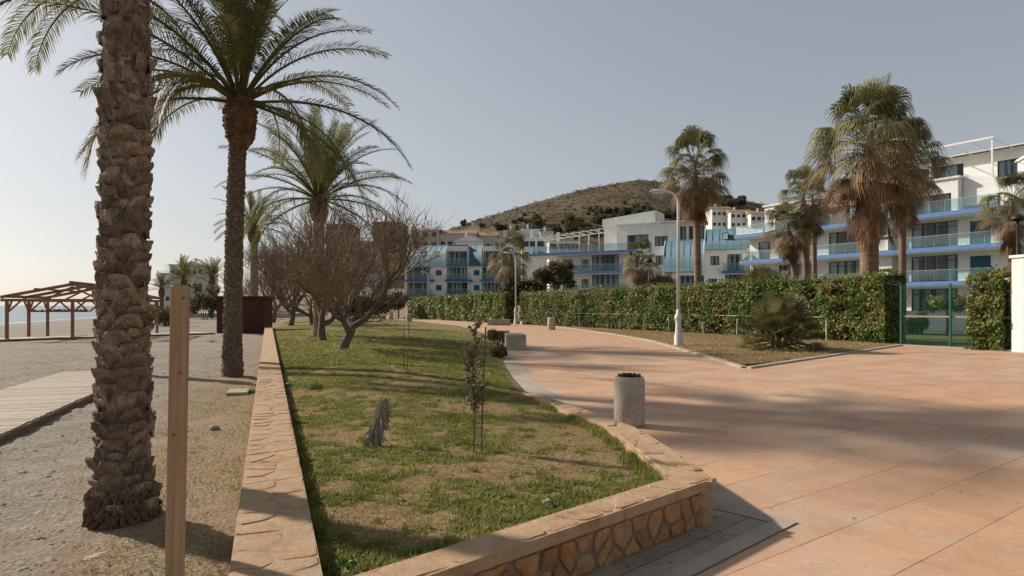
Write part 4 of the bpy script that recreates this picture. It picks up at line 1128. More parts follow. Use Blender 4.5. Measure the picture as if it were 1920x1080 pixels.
p = at(1776, 600, 36); bushy('garden_tree', 'small umbrella shaped tree behind the mesh gate', 'tree', p[0], p[1], 0, blob_set(1.2, 1.0, 1.55, 1.95, 12, 72, (.3, .45)), 2600, .09, 'hedge', [([(0,0,-.1),(.03,0,.8),(-.02,0,1.7)], [.09,.07,.05])], None, 72)

# pines on the hillside
r = random.Random(77); PM = []
for k in range(4):
    V, Fc = None, None; rg = np.random.default_rng(k); bl = blob_set(3.2, 3.2, 2.6, 6.0, 16, 80 + k, (1.2, 2.2)); n = 1500
    idx = rg.integers(0, len(bl), n); d = rg.normal(size=(n, 3)); d /= np.linalg.norm(d, axis=1, keepdims=True)
    c = np.array([b[:3] for b in bl])[idx]; rad = np.array([b[3] for b in bl])[idx][:, None]
    V, Fc = leaves(c + d * rad * (.6 + .4 * rg.uniform(size=(n, 1))), d, .62); PM.append(npmesh('crown', V, Fc))
tm = MB(); tm.tube([(0,0,-1.5),(.2,0,1.5),(0,.1,4)], [.35,.28,.15], 6); tme = tm.mesh('trunk')
spots = [(835,418),(868,425),(905,428)]
for cx_, cy2, n_, sx in [(965,428,10,16),(985,412,10,14),(1005,436,10,18),(1045,432,12,16),(1065,414,8,9),(1090,428,14,16),(1120,420,14,16),(1120,402,9,12),(1150,428,10,14),(1175,404,14,16),(1205,392,12,14),(1235,404,14,16),(1260,398,8,10)]:
    for i in range(n_): spots.append((r.gauss(cx_, sx), r.gauss(cy2 + 5, 6)))
for i in range(12): spots.append((r.uniform(1338, 1400), r.uniform(380, 392)))
for px, py in spots:
    hp = hill_point(px, py)
    if hp is None: continue
    root = thing('pine_tree', 'dark green pine on the lower slope of the brown hill', 'tree', (hp[0], hp[1], hp[2] - .6), r.uniform(0, 6), 'pines on the hillside')
    s = r.uniform(.3, .85) * hp[1] / 430; root.scale = (s, s, s * r.uniform(.8, 1.1))
    link('trunk', tme, M['bark'], root); link('crown', r.choice(PM), M['pine'], root)
pts = []
for i in range(16000):
    x = r.uniform(-150, 330); y = r.uniform(330, 600)
    if fbm(x, y, .02, 3, 8) + r.uniform(-.3, .3) > -.05: pts.append((x, y, hill_z(x, y) + .35))
P = np.array(pts); k = 4
P4 = np.repeat(P, k, axis=0) + NR.normal(size=(len(P) * k, 3)) * np.array([.7, .7, .35])
V, Fc = leaves(P4, np.tile([0, -.3, 1.0], (len(P4), 1)), .78)
tag(link('hill_scrub', npmesh('hill_scrub', V, Fc), M['scrub']), 'low dry scrub dotted all over the brown hillside', 'scrub', kind='stuff')

# ------------------------------------------------------------------ buildings
def wall_holes(mb, x0, x1, z0, z1, y0, th, holes):
    xs = sorted({x0, x1, *[h[0] for h in holes], *[h[1] for h in holes]}); xs = [x for x in xs if x0 <= x <= x1]
    for a, b in zip(xs[:-1], xs[1:]):
        zs = sorted([(h[2], h[3]) for h in holes if h[0] <= a + 1e-6 and h[1] >= b - 1e-6]); z = z0
        for h0, h1 in zs:
            if h0 > z + 1e-6: mb.box(a, b, y0, y0 + th, z, h0)
            z = max(z, h1)
        if z < z1 - 1e-6: mb.box(a, b, y0, y0 + th, z, z1)
def window(root, x0, x1, z0, z1, y, nx=4, transom=.0, curtain=True, rnd=R, th=.06, side=None):
    mb = MB(); t = th
    mb.box(x0, x1, y + .08, y + .16, z1 - t, z1); mb.box(x0, x1, y + .08, y + .16, z0, z0 + t)
    ws = (x1 - x0) / nx
    for i in range(nx + 1):
        xx = x0 + i * ws; a = max(x0, xx - t * .6); b = min(x1, xx + t * .6); mb.box(a, b, y + .078, y + .165, z0 + t, z1 - t)
    if transom:
        zt = z1 - transom
        for i in range(nx): mb.box(x0 + i * ws + t * .6, x0 + (i + 1) * ws - t * .6, y + .083, y + .155, zt - t * .5, zt + t * .5)
    wo = mb.build('window', M['blue_frame'], root)
    mb = MB(); mb.add([(x0 + .01, y + .12, z0 + .01), (x1 - .01, y + .12, z0 + .01), (x1 - .01, y + .12, z1 - .01), (x0 + .01, y + .12, z1 - .01)], [(0, 1, 2, 3)])
    mb.build('pane', M['pane'], wo)
    if curtain:
        mb = MB()
        for i in range(nx):
            f = rnd.uniform(.45, .95) if rnd.random() < .85 else .15
            a = x0 + i * ws + t; b = a + (ws - 2 * t) * f; n = 6
            for k in range(n + 1):
                xx = a + (b - a) * k / n; yy = y + .26 + (.035 if k % 2 else 0); mb.v += [(xx, yy, z0 + .03), (xx, yy, z1 - .08)]
            base = len(mb.v) - 2 * (n + 1)
            for k in range(n): mb.f.append((base+2*k, base+2*k+2, base+2*k+3, base+2*k+1))
        mb.build('curtain', M['curtain'], wo)
    return wo
def balustrade(root, pts, z, h=1.0, pane=1.4):
    for a, b in zip(pts[:-1], pts[1:]):
        a = Vector((a[0], a[1], z)); b = Vector((b[0], b[1], z)); L = (b - a).length; d = (b - a) / L; n = max(1, round(L / pane))
        mb = MB()
        for i in range(n + 1): q_ = a + d * (L * i / n); mb.bar(q_, q_ + Vector((0, 0, h + .02)), .035)
        mb.bar(a + Vector((0, 0, h + .045)), b + Vector((0, 0, h + .045)), .045); rail = mb.build('railing', M['steel'], root)
        for i in range(n):
            p_ = a + d * (L * (i + .04) / n); q_ = a + d * (L * (i + .96) / n); u = Vector((0, 0, 1)); nn = d.cross(u) * .006
            mb = MB(); vs = [p_ - nn + u * .08, q_ - nn + u * .08, q_ - nn + u * h, p_ - nn + u * h, p_ + nn + u * .08, q_ + nn + u * .08, q_ + nn + u * h, p_ + nn + u * h]
            mb.add(vs, [(0,1,2,3),(7,6,5,4),(0,4,5,1),(1,5,6,2),(2,6,7,3),(3,7,4,0)]); mb.build('glass_panel', M['glass'], rail)
def slab(root, x0, x1, y0, y1, z, name='balcony', t=.42, mat='blue_paint'):
    mb = MB(); mb.box(x0, x1, y0, y1, z - .14, z); o = mb.build(name, M['white_wall'], root)
    mb = MB(); mb.box(x0 - .05, x1 + .05, y0 - .06, y0 - .003, z - t + .06, z + .06)
    mb.box(x0 - .05, x0 - .003, y0 - .003, y1 - .01, z - t + .06, z + .06); mb.box(x1 + .003, x1 + .05, y0 - .003, y1 - .01, z - t + .06, z + .06)
    mb.build('fascia', M[mat], o)
    mb = MB(); mb.box(x0 + .01, x1 - .01, y0 + .01, y1, z - t - .02, z - .143); mb.build('soffit', M['white_wall'], o)
    return o
def quarter_vault(root, x0, x1, y0, y1, ze, zt, mat, n=14, ends='white_wall', name='roof', back=None):
    mb = MB(); prof = []
    for i in range(n + 1):
        a = PI / 2 * i / n; prof.append((y0 + (y1 - y0) * (1 - math.cos(a)), ze + (zt - ze) * math.sin(a) ** .9))
    if back: prof.append((back, zt))
    k = len(prof)
    for x in (x0, x1):
        for y, z in prof: mb.v.append((x, y, z))
    for i in range(k - 1): mb.f.append((i, k + i, k + i + 1, i + 1))
    b = len(mb.v)
    for x in (x0, x1):
        for y, z in prof: mb.v.append((x, y, z - .12 if z > ze + .12 else z - .02))
    for i in range(k - 1): mb.f.append((b + i + 1, b + k + i + 1, b + k + i, b + i))
    for s in (0, k):
        for i in range(k - 1): mb.f.append((s+i, s+i+1, b+s+i+1, b+s+i))
    o = mb.build(name, M[mat], root, True)
    # standing seams
    mb = MB(); ns = max(2, int((x1 - x0) / .9))
    for j in range(1, ns):
        x = x0 + (x1 - x0) * j / ns
        for i in range(k - 1): mb.bar((x, prof[i][0], prof[i][1] + .012), (x, prof[i+1][0], prof[i+1][1] + .012), .035, .03)
    mb.build('seam', M[mat], o)
    for x in (x0 - .12, x1 + .002):
        mb = MB(); pr = prof + [(prof[-1][0], ze), ]
        q_ = [(y, z + .10) for y, z in prof] + [(prof[-1][0], ze - .1), (prof[0][0], ze - .1)]
        m_ = len(q_)
        mb.v = [(x, y, z) for y, z in q_] + [(x + .118, y, z) for y, z in q_]
        mb.f = [tuple(range(m_)), tuple(range(2*m_ - 1, m_ - 1, -1))] + [(i, m_ + i, m_ + (i+1) % m_, (i+1) % m_) for i in range(m_)]
        mb.build('gable', M[ends], root)
    return o

# --- right block: long lit facade with blue balconies (local x runs along the facade, -y faces the sea)
A3 = Vector((41.9, 56.8)); B3 = Vector((27.7, 81.0)); d3 = (A3 - B3).normalized(); L3 = (A3 - B3).length
root = thing('balcony_block', 'long white apartment block with bright blue balconies behind the fan palms', 'building', (B3.x, B3.y, 0), math.atan2(d3.y, d3.x))
Z = [.7, 3.84, 7.02, 10.2]
bays = [(1.3, 3.0, 1, 'small'), (4.2, 9.2, 6, 'win'), (10.6, 15.4, 5, 'win'), (19.4, 23.6, 4, 'win'), (24.6, 26.3, 1, 'shut')]
for fl in range(3):
    z0 = Z[fl]; z1 = Z[fl + 1] - .46; holes = []
    for a, b, n, k in bays:
        holes.append((a, b, z0 + (.05 if k != 'small' else .2), z0 + (2.55 if k == 'win' else 2.3)))
    mb = MB(); wall_holes(mb, 0, L3, z0 - (1.2 if fl == 0 else .0), Z[fl + 1] - .005, 1.75, .3, holes)
    mb.build('wall', M['white_wall'], root)
    for (a, b, n, k), h in zip(bays, holes):
        if k == 'shut':
            mb = MB(); mb.box(a, b, 1.87, 1.93, h[2], h[3]); s_ = mb.build('shutter', M['shutter'], root)
            for i in range(11):
                zz = h[2] + .1 + i * .2; mb = MB(); mb.box(a + .03, b - .03, 1.845, 1.868, zz, zz + .17); mb.build('slat', M['shutter'], s_)
        else: window(root, a, b, h[2], h[3], 1.75, n, .5 if k == 'win' else 0)
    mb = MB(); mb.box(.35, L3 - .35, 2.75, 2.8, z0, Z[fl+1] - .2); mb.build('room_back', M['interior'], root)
mb = MB(); mb.box(0.02, .3, 2.06, 13, -.6, 10.19); mb.box(L3 - .3, L3 - .02, 2.06, 13, -.6, 10.19); mb.box(.31, L3 - .31, 12.7, 13, -.6, 10.19); mb.build('side_wall', M['white_wall'], root)
for fl in (1, 2, 3):
    z = Z[fl]
    slab(root, (0.0 if fl < 3 else -.8), L3 + (0 if fl < 3 else -.4), 0, 1.745 if fl < 3 else 12.95, z)
    e0 = 0.08 if fl < 3 else -.7; e1 = L3 - .1 if fl < 3 else L3 - .5
    if fl < 3:
        balustrade(root, [(e0, 1.6), (e0, .08), (16.3, .08)], z + .06); balustrade(root, [(18.2, .08), (e1, .08), (e1, 1.6)], z + .06)
        mb = MB(); mb.box(16.4, 18.1, .02, .9, z + .062, z + 1.12); mb.build('planter', M['white_wall'], root)
        mb = MB(); mb.box(16.55, 17.95, .95, 1.744, z + .005, Z[fl + 1] - .43); mb.build('party_wall', M['white_wall'], root)
    else: balustrade(root, [(e0, 5), (e0, .08), (e1, .08), (e1, 5)], z + .06)
for fl in (1, 2):
    leaf_cloud(root, [(16.6 + .28 * i, .45, Z[fl] + 1.22 + .08 * (i % 2), .2 + .06 * (i % 3)) for i in range(6)], 500, .09, M['olive_bush'], 'balcony_plant', fl)
# penthouse storeys set back
h_ = [(3.0, 6.5, 10.3, 12.5), (8.0, 12.5, 10.3, 12.5), (17.2, 22.6, 10.3, 12.3)]
mb = MB(); wall_holes(mb, 1.5, 23.2, 10.205, 13.6, 2.6, .3, h_); mb.box(1.5, 1.8, 2.905, 11, 10.205, 13.6); mb.box(22.9, 23.2, 2.905, 8, 10.205, 13.6); mb.build('penthouse_wall', M['white_wall'], root)
for a, b, c_, d_ in h_: window(root, a, b, c_, d_, 2.6, 4, .0)
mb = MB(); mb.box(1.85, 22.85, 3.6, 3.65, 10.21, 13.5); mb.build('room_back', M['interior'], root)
mb = MB(); mb.box(1.3, 23.4, 2.4, 12, 13.605, 13.8); mb.build('terrace_slab', M['white_wall'], root)
# curved white flank falling to the right
quarter_pts = [(23.25, 13.7)] + [(23.25 + 4.6 * math.sin(t * PI / 2 / 8), 11.0 + 2.7 * math.cos(t * PI / 2 / 8)) for t in range(1, 9)]
mb = MB(); k = len(quarter_pts) + 1; pr = quarter_pts + [(23.25, 11.0)]
mb.v = [(x, 3.4, z) for x, z in pr] + [(x, 8.0, z) for x, z in pr]
mb.f = [tuple(range(k)), tuple(range(2*k-1, k-1, -1))] + [(i, k+i, k+(i+1) % k, (i+1) % k) for i in range(k)]
mb.build('curved_flank', M['white_wall'], root)
mb = MB(); mb.box(23.25, 27.0, 4.2, 7.9, 10.205, 10.99); mb.build('flank_base', M['white_wall'], root)
h_ = [(15.2, 21.0, 14.3, 16.0), (24.0, 26.0, 14.0, 15.6)]
mb = MB(); wall_holes(mb, 9.0, 28.5, 13.81, 16.6, 8.2, .3, h_); mb.box(9, 9.3, 8.505, 13, 13.81, 16.6); mb.box(28.2, 28.5, 8.505, 13, 13.81, 16.6); mb.build('attic_wall', M['white_wall'], root)
for a, b, c_, d_ in h_: window(root, a, b, c_, d_, 8.2, 3, 0)
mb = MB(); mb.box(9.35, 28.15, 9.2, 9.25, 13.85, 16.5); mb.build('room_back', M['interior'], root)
mb = MB(); mb.add([(8.6,7.2,16.62),(28.9,7.2,16.62),(28.9,13.4,17.7),(8.6,13.4,17.7),(8.6,7.2,16.75),(28.9,7.2,16.75),(28.9,13.4,17.85),(8.6,13.4,17.85)], [(3,2,1,0),(4,5,6,7),(0,1,5,4),(1,2,6,5),(2,3,7,6),(3,0,4,7)]); mb.build('attic_roof', M['cream_wall'], root)
# white rooftop pergola
for x, y in ((15.0, 3.4), (20.3, 3.4), (25.6, 3.6)):
    mb = MB(); mb.box(x - .07, x + .07, y - .07, y + .07, 13.81 if x < 23 else 12.5, 16.9); mb.build('pergola_post', M['white_metal'], root)
mb = MB(); mb.bar((14.7, 3.4, 16.98), (25.8, 3.5, 16.98), .12, .16); mb.build('pergola_beam', M['white_metal'], root)
for i in range(7):
    mb = MB(); x = 15 + i * 1.75; mb.bar((x, 3.5, 16.96), (x, 8.1, 16.5), .05, .09); mb.build('pergola_rafter', M['white_metal'], root)
# wing continuing to the right of the block
root = thing('side_wing', 'white wing of flats beyond the end of the long balcony block', 'building', (46.0, 58.0, 0), -.35)
h_ = [(1.0, 3.2, 4.4, 6.4), (1.0, 3.2, 7.8, 9.8), (5, 8, 4.4, 6.6), (5, 8, 7.8, 9.8), (2.2, 4.6, 11.0, 13.0)]
mb = MB(); wall_holes(mb, 0, 14, -.5, 15.2, 0, .3, h_); mb.box(0, .3, .305, 10, -.5, 15.2); mb.box(13.7, 14, .305, 10, -.5, 15.2); mb.build('wall', M['white_wall'], root)
for a, b, c_, d_ in h_: window(root, a, b, c_, d_, 0, 3, .4)
mb = MB(); mb.box(.35, 13.65, 1.2, 1.25, -.4, 15); mb.build('room_back', M['interior'], root)
mb = MB(); mb.box(-.2, 14.2, -.25, 10.2, 15.205, 15.4); mb.build('roof', M['white_wall'], root)

# --- middle block, sunlit terraces
PA_ = Vector((6.6, 106.5)); PB_ = Vector((23.3, 97.2)); dm = (PB_ - PA_).normalized(); Lm = (PB_ - PA_).length
root = thing('terraced_flats', 'white terraced flats with curved gable and blue balconies behind the lamp', 'building', (PA_.x, PA_.y, 0), math.atan2(dm.y, dm.x))
Zm = [.7, 3.85, 6.95, 10.05]
for fl in range(3):
    z0 = Zm[fl]; hs_ = [(1.0, 2.6, z0 + .1, z0 + 2.1), (4.2, 5.4, z0 + .6, z0 + 2.0), (6.0, 10.4, z0 + .05, z0 + 2.6), (13.0, 14.4, z0 + .5, z0 + 2.3), (16.2, 17.4, z0 + .8, z0 + 2.2)]
    mb = MB(); wall_holes(mb, 0, Lm, z0 - (1.3 if fl == 0 else 0), Zm[fl + 1] - .005, 1.6, .3, hs_); mb.build('wall', M['white_wall'], root)
    for i, h in enumerate(hs_):
        if i == 3:
            mb = MB(); mb.box(h[0], h[1], 1.72, 1.78, h[2], h[3]); mb.build('shutter', M['shutter'], root)
        else: window(root, *h, 1.6, 5 if i == 2 else 2, .5 if i == 2 else 0, th=.08)
    mb = MB(); mb.box(.35, Lm - .35, 2.6, 2.65, z0, Zm[fl+1] - .2); mb.build('room_back', M['interior'], root)
mb = MB(); mb.box(.02, .3, 1.91, 11, -.6, 10.04); mb.box(Lm - .3, Lm - .02, 1.91, 11, -.6, 10.04); mb.build('side_wall', M['white_wall'], root)
for fl in (1, 2, 3):
    e1 = 12.2 if fl < 3 else 13.5; x0_ = 1.5 if fl < 3 else -4.5
    slab(root, x0_, e1, 0, 1.595 if fl < 3 else 10.9, Zm[fl]); balustrade(root, [(x0_ + .08, 1.5), (x0_ + .08, .08), (e1 - .08, .08), (e1 - .08, 1.5)], Zm[fl] + .06)
    if fl < 3: mb = MB(); mb.box(x0_ + .1, x0_ + 2.6, .1, .5, Zm[fl] + .062, Zm[fl] + 1.2); mb.build('planter', M['white_wall'], root)
h_ = [(11.2, 14.6, 10.4, 12.6), (15.6, 17.6, 10.7, 12.2)]
mb = MB(); wall_holes(mb, 9.5, Lm, 10.06, 14.2, 3.2, .3, h_); mb.box(9.5, 9.8, 3.505, 10, 10.06, 14.2); mb.build('penthouse_wall', M['white_wall'], root)
for h in h_: window(root, *h, 3.2, 3, 0, th=.08)
mb = MB(); mb.box(9.85, Lm - .1, 4.2, 4.25, 10.1, 14.1); mb.build('room_back', M['interior'], root)
mb = MB(); mb.box(9.3, Lm + .2, 3.0, 10.5, 14.205, 14.4); mb.build('roof', M['white_wall'], root)
mb = MB(); mb.add([(6.0,6,14.41),(14.8,6,14.41),(14.8,11,14.41),(6.0,11,14.41),(6.0,6,15.7),(14.8,6,16.6),(14.8,11,16.6),(6.0,11,15.7)], [(3,2,1,0),(4,5,6,7),(0,1,5,4),(1,2,6,5),(2,3,7,6),(3,0,4,7)]); mb.build('stair_tower', M['white_wall'], root)
mb = MB(); mb.box(6.2, 9.29, 6.2, 10.8, 10.06, 14.409); mb.build('stair_base', M['white_wall'], root)
for x, y in ((-3.5, .7), (.5, .7), (4.2, .7), (7.5, .7), (-3.5, 4.5), (4.2, 4.5)):
    mb = MB(); mb.box(x - .07, x + .07, y - .07, y + .07, 10.06, 12.8 + .08 * x); mb.build('pergola_post', M['white_metal'], root)
for y in (.7, 4.5):
    mb = MB(); mb.bar((-4.0, y, 12.58), (8.2, y, 13.52), .12, .16); mb.build('pergola_beam', M['white_metal'], root)
for i in range(9):
    x = -3.6 + i * 1.4; z = 12.76 + .077 * (x + 3.6); mb = MB(); mb.bar((x, .3, z), (x, 5.0, z), .06, .1); mb.build('pergola_rafter', M['white_metal'], root)
# --- middle block, shaded wing with blue vaulted roofs
QA = Vector((23.0, 96.0)); QB = Vector((34.5, 92.0)); dq = (QB - QA).normalized(); Lq = (QB - QA).length
root = thing('vaulted_flats', 'shaded white flats with blue vaulted metal roofs next to the terraced flats', 'building', (QA.x, QA.y, 0), math.atan2(dq.y, dq.x))
for fl in range(3):
    z0 = [.7, 3.7, 6.5][fl]; z1 = [3.7, 6.5, 9.6][fl]
    hs_ = [(.8, 4.4, z0 + .1, z0 + 2.3), (5.0, 6.2, z0 + .5, z0 + 1.8), (7.3, 10.2, z0 + .1, z0 + 2.4), (10.8, 11.7, z0 + .7, z0 + 1.8)]
    if fl == 2: hs_ = [(5.3, 6.5, z0 + .9, z0 + 2.2), (7.6, 9.8, z0 + .1, z0 + 2.4), (10.5, 11.4, z0 + .7, z0 + 1.8)]
    mb = MB(); wall_holes(mb, 0 if fl < 2 else 4.4, Lq, z0 - (1.3 if fl == 0 else 0), z1 - .005, 1.0, .3, hs_); mb.build('wall', M['white_wall'], root)
    for h in hs_: window(root, *h, 1.0, max(1, round((h[1] - h[0]) / .75)), .45 if h[1] - h[0] > 2 else 0, th=.08)
    mb = MB(); mb.box(.3, Lq - .3, 2.0, 2.05, z0, z1 - .2); mb.build('room_back', M['interior'], root)
    if fl:
        slab(root, .4, 4.5, 0, .995, z0, mat='blue_dark') if fl < 2 else None
        slab(root, 7.0, Lq, 0, .995, z0, mat='blue_dark'); balustrade(root, [(7.1, .06), (Lq - .1, .06)], z0 + .06)
        if fl < 2: balustrade(root, [(.5, .06), (4.4, .06)], z0 + .06)
mb = MB(); mb.box(0.02, .3, 1.31, 10, -.6, 6.4); mb.box(Lq - .3, Lq - .02, 1.31, 10, -.6, 9.5); mb.build('side_wall', M['white_wall'], root)
quarter_vault(root, -1.2, 4.3, .6, 4.2, 6.55, 11.3, 'blue_roof', back=5.0)
quarter_vault(root, 4.6, Lq + .1, .7, 4.4, 9.65, 12.9, 'blue_roof', back=9.5)
h_ = [(-1.0, 1.6, 11.6, 13.6), (2.0, 4.2, 11.6, 13.6)]
mb = MB(); wall_holes(mb, -1.8, 4.45, 11.35, 14.2, 5.1, .3, h_); mb.build('penthouse_wall', M['white_wall'], root)
for h in h_: window(root, *h, 5.1, 4, .4, th=.08)
mb = MB(); mb.box(-1.6, 4.4, 5.9, 5.95, 11.4, 14.1); mb.build('room_back', M['interior'], root)
mb = MB(); mb.box(-2.2, 4.6, 4.3, 10, 14.205, 14.4); mb.build('upper_roof', M['white_wall'], root)
mb = MB(); mb.box(-1.5, 4.4, 5.42, 9.8, 6.3, 11.34); mb.build('core', M['white_wall'], root)
for x in (6.9, 9.2):
    mb = MB(); mb.box(x, x + .85, 1.0, 1.5, 11.0, 12.0); s_ = mb.build('skylight', M['blue_frame'], root)
    mb = MB(); mb.box(x + .08, x + .77, .985, .999, 11.08, 11.9); mb.build('pane', M['curtain'], s_)

# --- left block with one long blue vault
root = thing('blue_vault_block', 'apartment block under one long blue vaulted roof beyond the far hedge', 'building', (-20.2, 124, 0), -.02)
L1 = 20.5; z1f = [.8, 3.65, 6.45]
def bay_x(): return [(.5, 4.7), (8.0, 11.8), (14.6, 18.0)]
for fl in range(3):
    z0 = z1f[fl]; hs_ = []
    for a, b in bay_x(): hs_.append((a, b, z0 + .12, z0 + 2.45))
    for a in (5.9, 13.0): hs_.append((a, a + 1.1, z0 + .85, z0 + 1.85))
    if fl < 1: hs_ = hs_[:3]
    mb = MB(); wall_holes(mb, 0, L1, z0 - (1.5 if fl == 0 else 0), ([3.65, 6.45, 9.1][fl]) - .005, 1.2, .3, hs_); mb.build('wall', M['white_wall'], root)
    for h in hs_:
        big = h[1] - h[0] > 2
        if big: window(root, *h, 1.2, 5, .5, th=.09)
        else: mb = MB(); mb.box(h[0], h[1], 1.3, 1.36, h[2], h[3]); mb.build('shutter', M['shutter'], root)
    mb = MB(); mb.box(.3, L1 - .3, 2.2, 2.25, z0, z0 + 2.6); mb.build('room_back', M['interior'], root)
    if fl:
        for a, b in bay_x(): slab(root, a - .2, b + .9, 0, 1.195, z0, mat='blue_dark'); balustrade(root, [(a - .1, .06), (b + .8, .06)], z0 + .06)
mb = MB(); mb.box(.02, .3, 1.51, 10, -.6, 9.0); mb.box(L1 - .3, L1 - .02, 1.51, 10, -.6, 9.0); mb.build('side_wall', M['white_wall'], root)
segs = [(0, 7.7), (12.1, 14.4), (18.3, L1)]
for a, b in segs: quarter_vault(root, a, b, .75, 4.6, 9.1, 13.2, 'blue_roof', back=9.5)
for a, b in [(7.95, 11.85), (14.65, 18.05)]:
    h = [(a + .2, b - .2, 9.5, 11.9)]
    mb = MB(); wall_holes(mb, a, b, 9.11, 12.9, 2.0, .25, h); mb.build('dormer_wall', M['white_wall'], root); window(root, *h[0], 2.0, 4, .5, th=.09)
    slab(root, a, b, .8, 1.995, 9.3, mat='blue_dark'); balustrade(root, [(a + .05, .86), (b - .05, .86)], 9.36)
    mb = MB(); mb.box(a, b, 3.0, 3.05, 9.2, 12.8); mb.build('room_back', M['interior'], root)
    mb = MB(); mb.box(a + .0, b - .0, 2.0, 9.5, 12.905, 13.1); mb.build('dormer_roof', M['blue_roof'], root)
for x in (3.2, 5.6):
    mb = MB(); mb.box(x, x + .95, .95, 1.5, 10.9, 11.9); s_ = mb.build('skylight', M['blue_frame'], root)
    mb = MB(); mb.box(x + .1, x + .85, .935, .949, 11.0, 11.8); mb.build('pane', M['curtain'], s_)

# --- town houses behind, on rising ground
def house(label, px0, px1, ptop, y, pbase, wall, depth=9, roof='flat', nx=4, nz=2, rz=0, ww=1.0, wh=1.1, rise=1.6, band=False, group=None, name='town_house'):
    a = at(px0, ptop, y); b = at(px1, ptop, y); zt = a[2]; zb = H - (pbase - HY) / F * y; wd = b[0] - a[0]
    root = thing(name, label, 'building', (a[0], y, zb), rz, group); hh = zt - zb
    holes = []; fh = hh / nz
    for j in range(nz):
        for i in range(nx):
            cx = wd * (i + .5) / nx; z0 = j * fh + fh * .35; holes.append((cx - ww / 2, cx + ww / 2, z0, z0 + min(wh, fh * .5)))
    mb = MB(); wall_holes(mb, 0, wd, -6, hh, 0, .3, holes); mb.box(0, .3, .305, depth, -6, hh); mb.box(wd - .3, wd, .305, depth, -6, hh); mb.box(.305, wd - .305, depth - .3, depth, -6, hh); mb.build('wall', M[wall], root)
    for h in holes:
        mb = MB(); mb.box(h[0], h[1], .2, .27, h[2], h[3]); w_ = mb.build('window', M['blue_frame'], root)
        mb = MB(); mb.box(h[0] - .08, h[1] + .08, -.07, -.002, h[2] - .12, h[2] - .002); mb.build('sill', M['white_wall'], w_)
    mb = MB(); o = .4
    if roof == 'flat': mb.box(-.15, wd + .15, -.15, depth + .15, hh + .002, hh + .35); mb.build('roof', M[wall], root)
    elif roof == 'gable':
        mb.v = [(-o, -o, hh + .01), (wd + o, -o, hh + .01), (wd + o, depth + o, hh + .01), (-o, depth + o, hh + .01), (-o, depth / 2, hh + rise), (wd + o, depth / 2, hh + rise)]
        mb.f = [(3,2,1,0), (0,1,5,4), (2,3,4,5), (1,2,5), (3,0,4)]; mb.build('roof', M['roof_tile'], root)
    elif roof == 'front':
        mb.v = [(-o, -o, hh + .01), (wd + o, -o, hh + .01), (wd + o, depth + o, hh + .01), (-o, depth + o, hh + .01), (wd / 2, -o, hh + rise), (wd / 2, depth + o, hh + rise)]
        mb.f = [(3,2,1,0), (0,1,4), (2,3,5), (1,2,5,4), (3,0,4,5)]; mb.build('roof', M[wall], root)
    mb = MB(); cx = wd * .3; mb.box(cx, cx + .6, depth * .4, depth * .4 + .6, hh + .1, hh + rise + .9); mb.build('chimney', M[wall], root)
    return root
TG = 'houses on the slope behind the flats'
house('white town house with windows beside a long tiled roof', 772, 822, 432, 205, 470, 'pink_wall', 10, 'gable', 3, 2, 0, 1.5, 1.5, 1.2, group=TG)
house('long pale terrace under a red tiled roof behind the blue vault', 823, 893, 438, 207, 470, 'pink_wall', 10, 'gable', 5, 1, 0, 1.3, 1.0, 1.6, group=TG)
house('small white gabled house in front of the long pale terrace', 855, 905, 452, 180, 475, 'white_wall', 8, 'front', 2, 1, 0, 1.2, 1.0, 1.6, group=TG)
house('tall pale house at the foot of the hill', 878, 897, 427, 236, 465, 'pink_wall', 8, 'flat', 2, 2, 0, 1.0, 1.2, group=TG)
house('cream house with red roof below the pines', 898, 932, 442, 215, 475, 'cream_wall', 8, 'gable', 3, 1, 0, 1.0, 1.1, 1.6, group=TG)
house('white flat roofed villa at the edge of the pines', 944, 982, 434, 228, 470, 'white_wall', 9, 'flat', 3, 1, 0, 1.0, 1.2, group=TG)
house('higher white flat roofed villa beside the pines', 978, 1012, 431, 232, 470, 'white_wall', 9, 'flat', 2, 1, 0, 1.2, 1.2, group=TG)
house('white villa with small paired windows below the pines', 1013, 1038, 436, 226, 470, 'white_wall', 8, 'flat', 3, 1, 0, 1.0, 1.2, group=TG)
house('white stepped flats left of the terraced flats', 978, 1035, 449, 150, 490, 'white_wall', 9, 'flat', 4, 2, 0, 1.5, 1.6, group=TG)
house('white flats with a row of upper windows beside the terraced flats', 1030, 1085, 455, 135, 490, 'white_wall', 9, 'flat', 4, 2, 0, 1.4, 1.5, group=TG)
house('brown rendered tower block behind the bare tamarisks', 700, 752, 418, 190, 480, 'brown_wall', 12, 'flat', 4, 4, 0, 1.0, 1.2, group=TG)
house('lower brown block behind the bare tamarisks', 612, 657, 422, 185, 480, 'brown_wall', 12, 'flat', 4, 4, 0, 1.0, 1.2, group=TG)
house('pale flats showing low between the bare tamarisks', 640, 705, 455, 165, 520, 'pink_wall', 12, 'flat', 5, 4, 0, 1.0, 1.2, group=TG)
house('white terraced villa high on the slope above the blue vaults', 1335, 1372, 391, 262, 430, 'white_wall', 9, 'gable', 4, 2, 0, 1.2, 1.2, 1.4, group=TG)
house('white villa with tiled roof in the middle of the upper terrace', 1370, 1410, 397, 256, 430, 'white_wall', 9, 'gable', 4, 2, 0, 1.2, 1.2, 1.4, group=TG)
house('white long villa at the right of the upper terrace', 1408, 1470, 400, 250, 440, 'white_wall', 9, 'gable', 6, 2, 0, 1.4, 1.3, 1.5, group=TG)
BG = 'beige buildings by the beach'
house('beige apartment building with low gable beside the beach', 340, 380, 497, 170, 575, 'cream_wall', 9, 'front', 4, 3, 0, .9, 1.1, 1.0, group=BG)
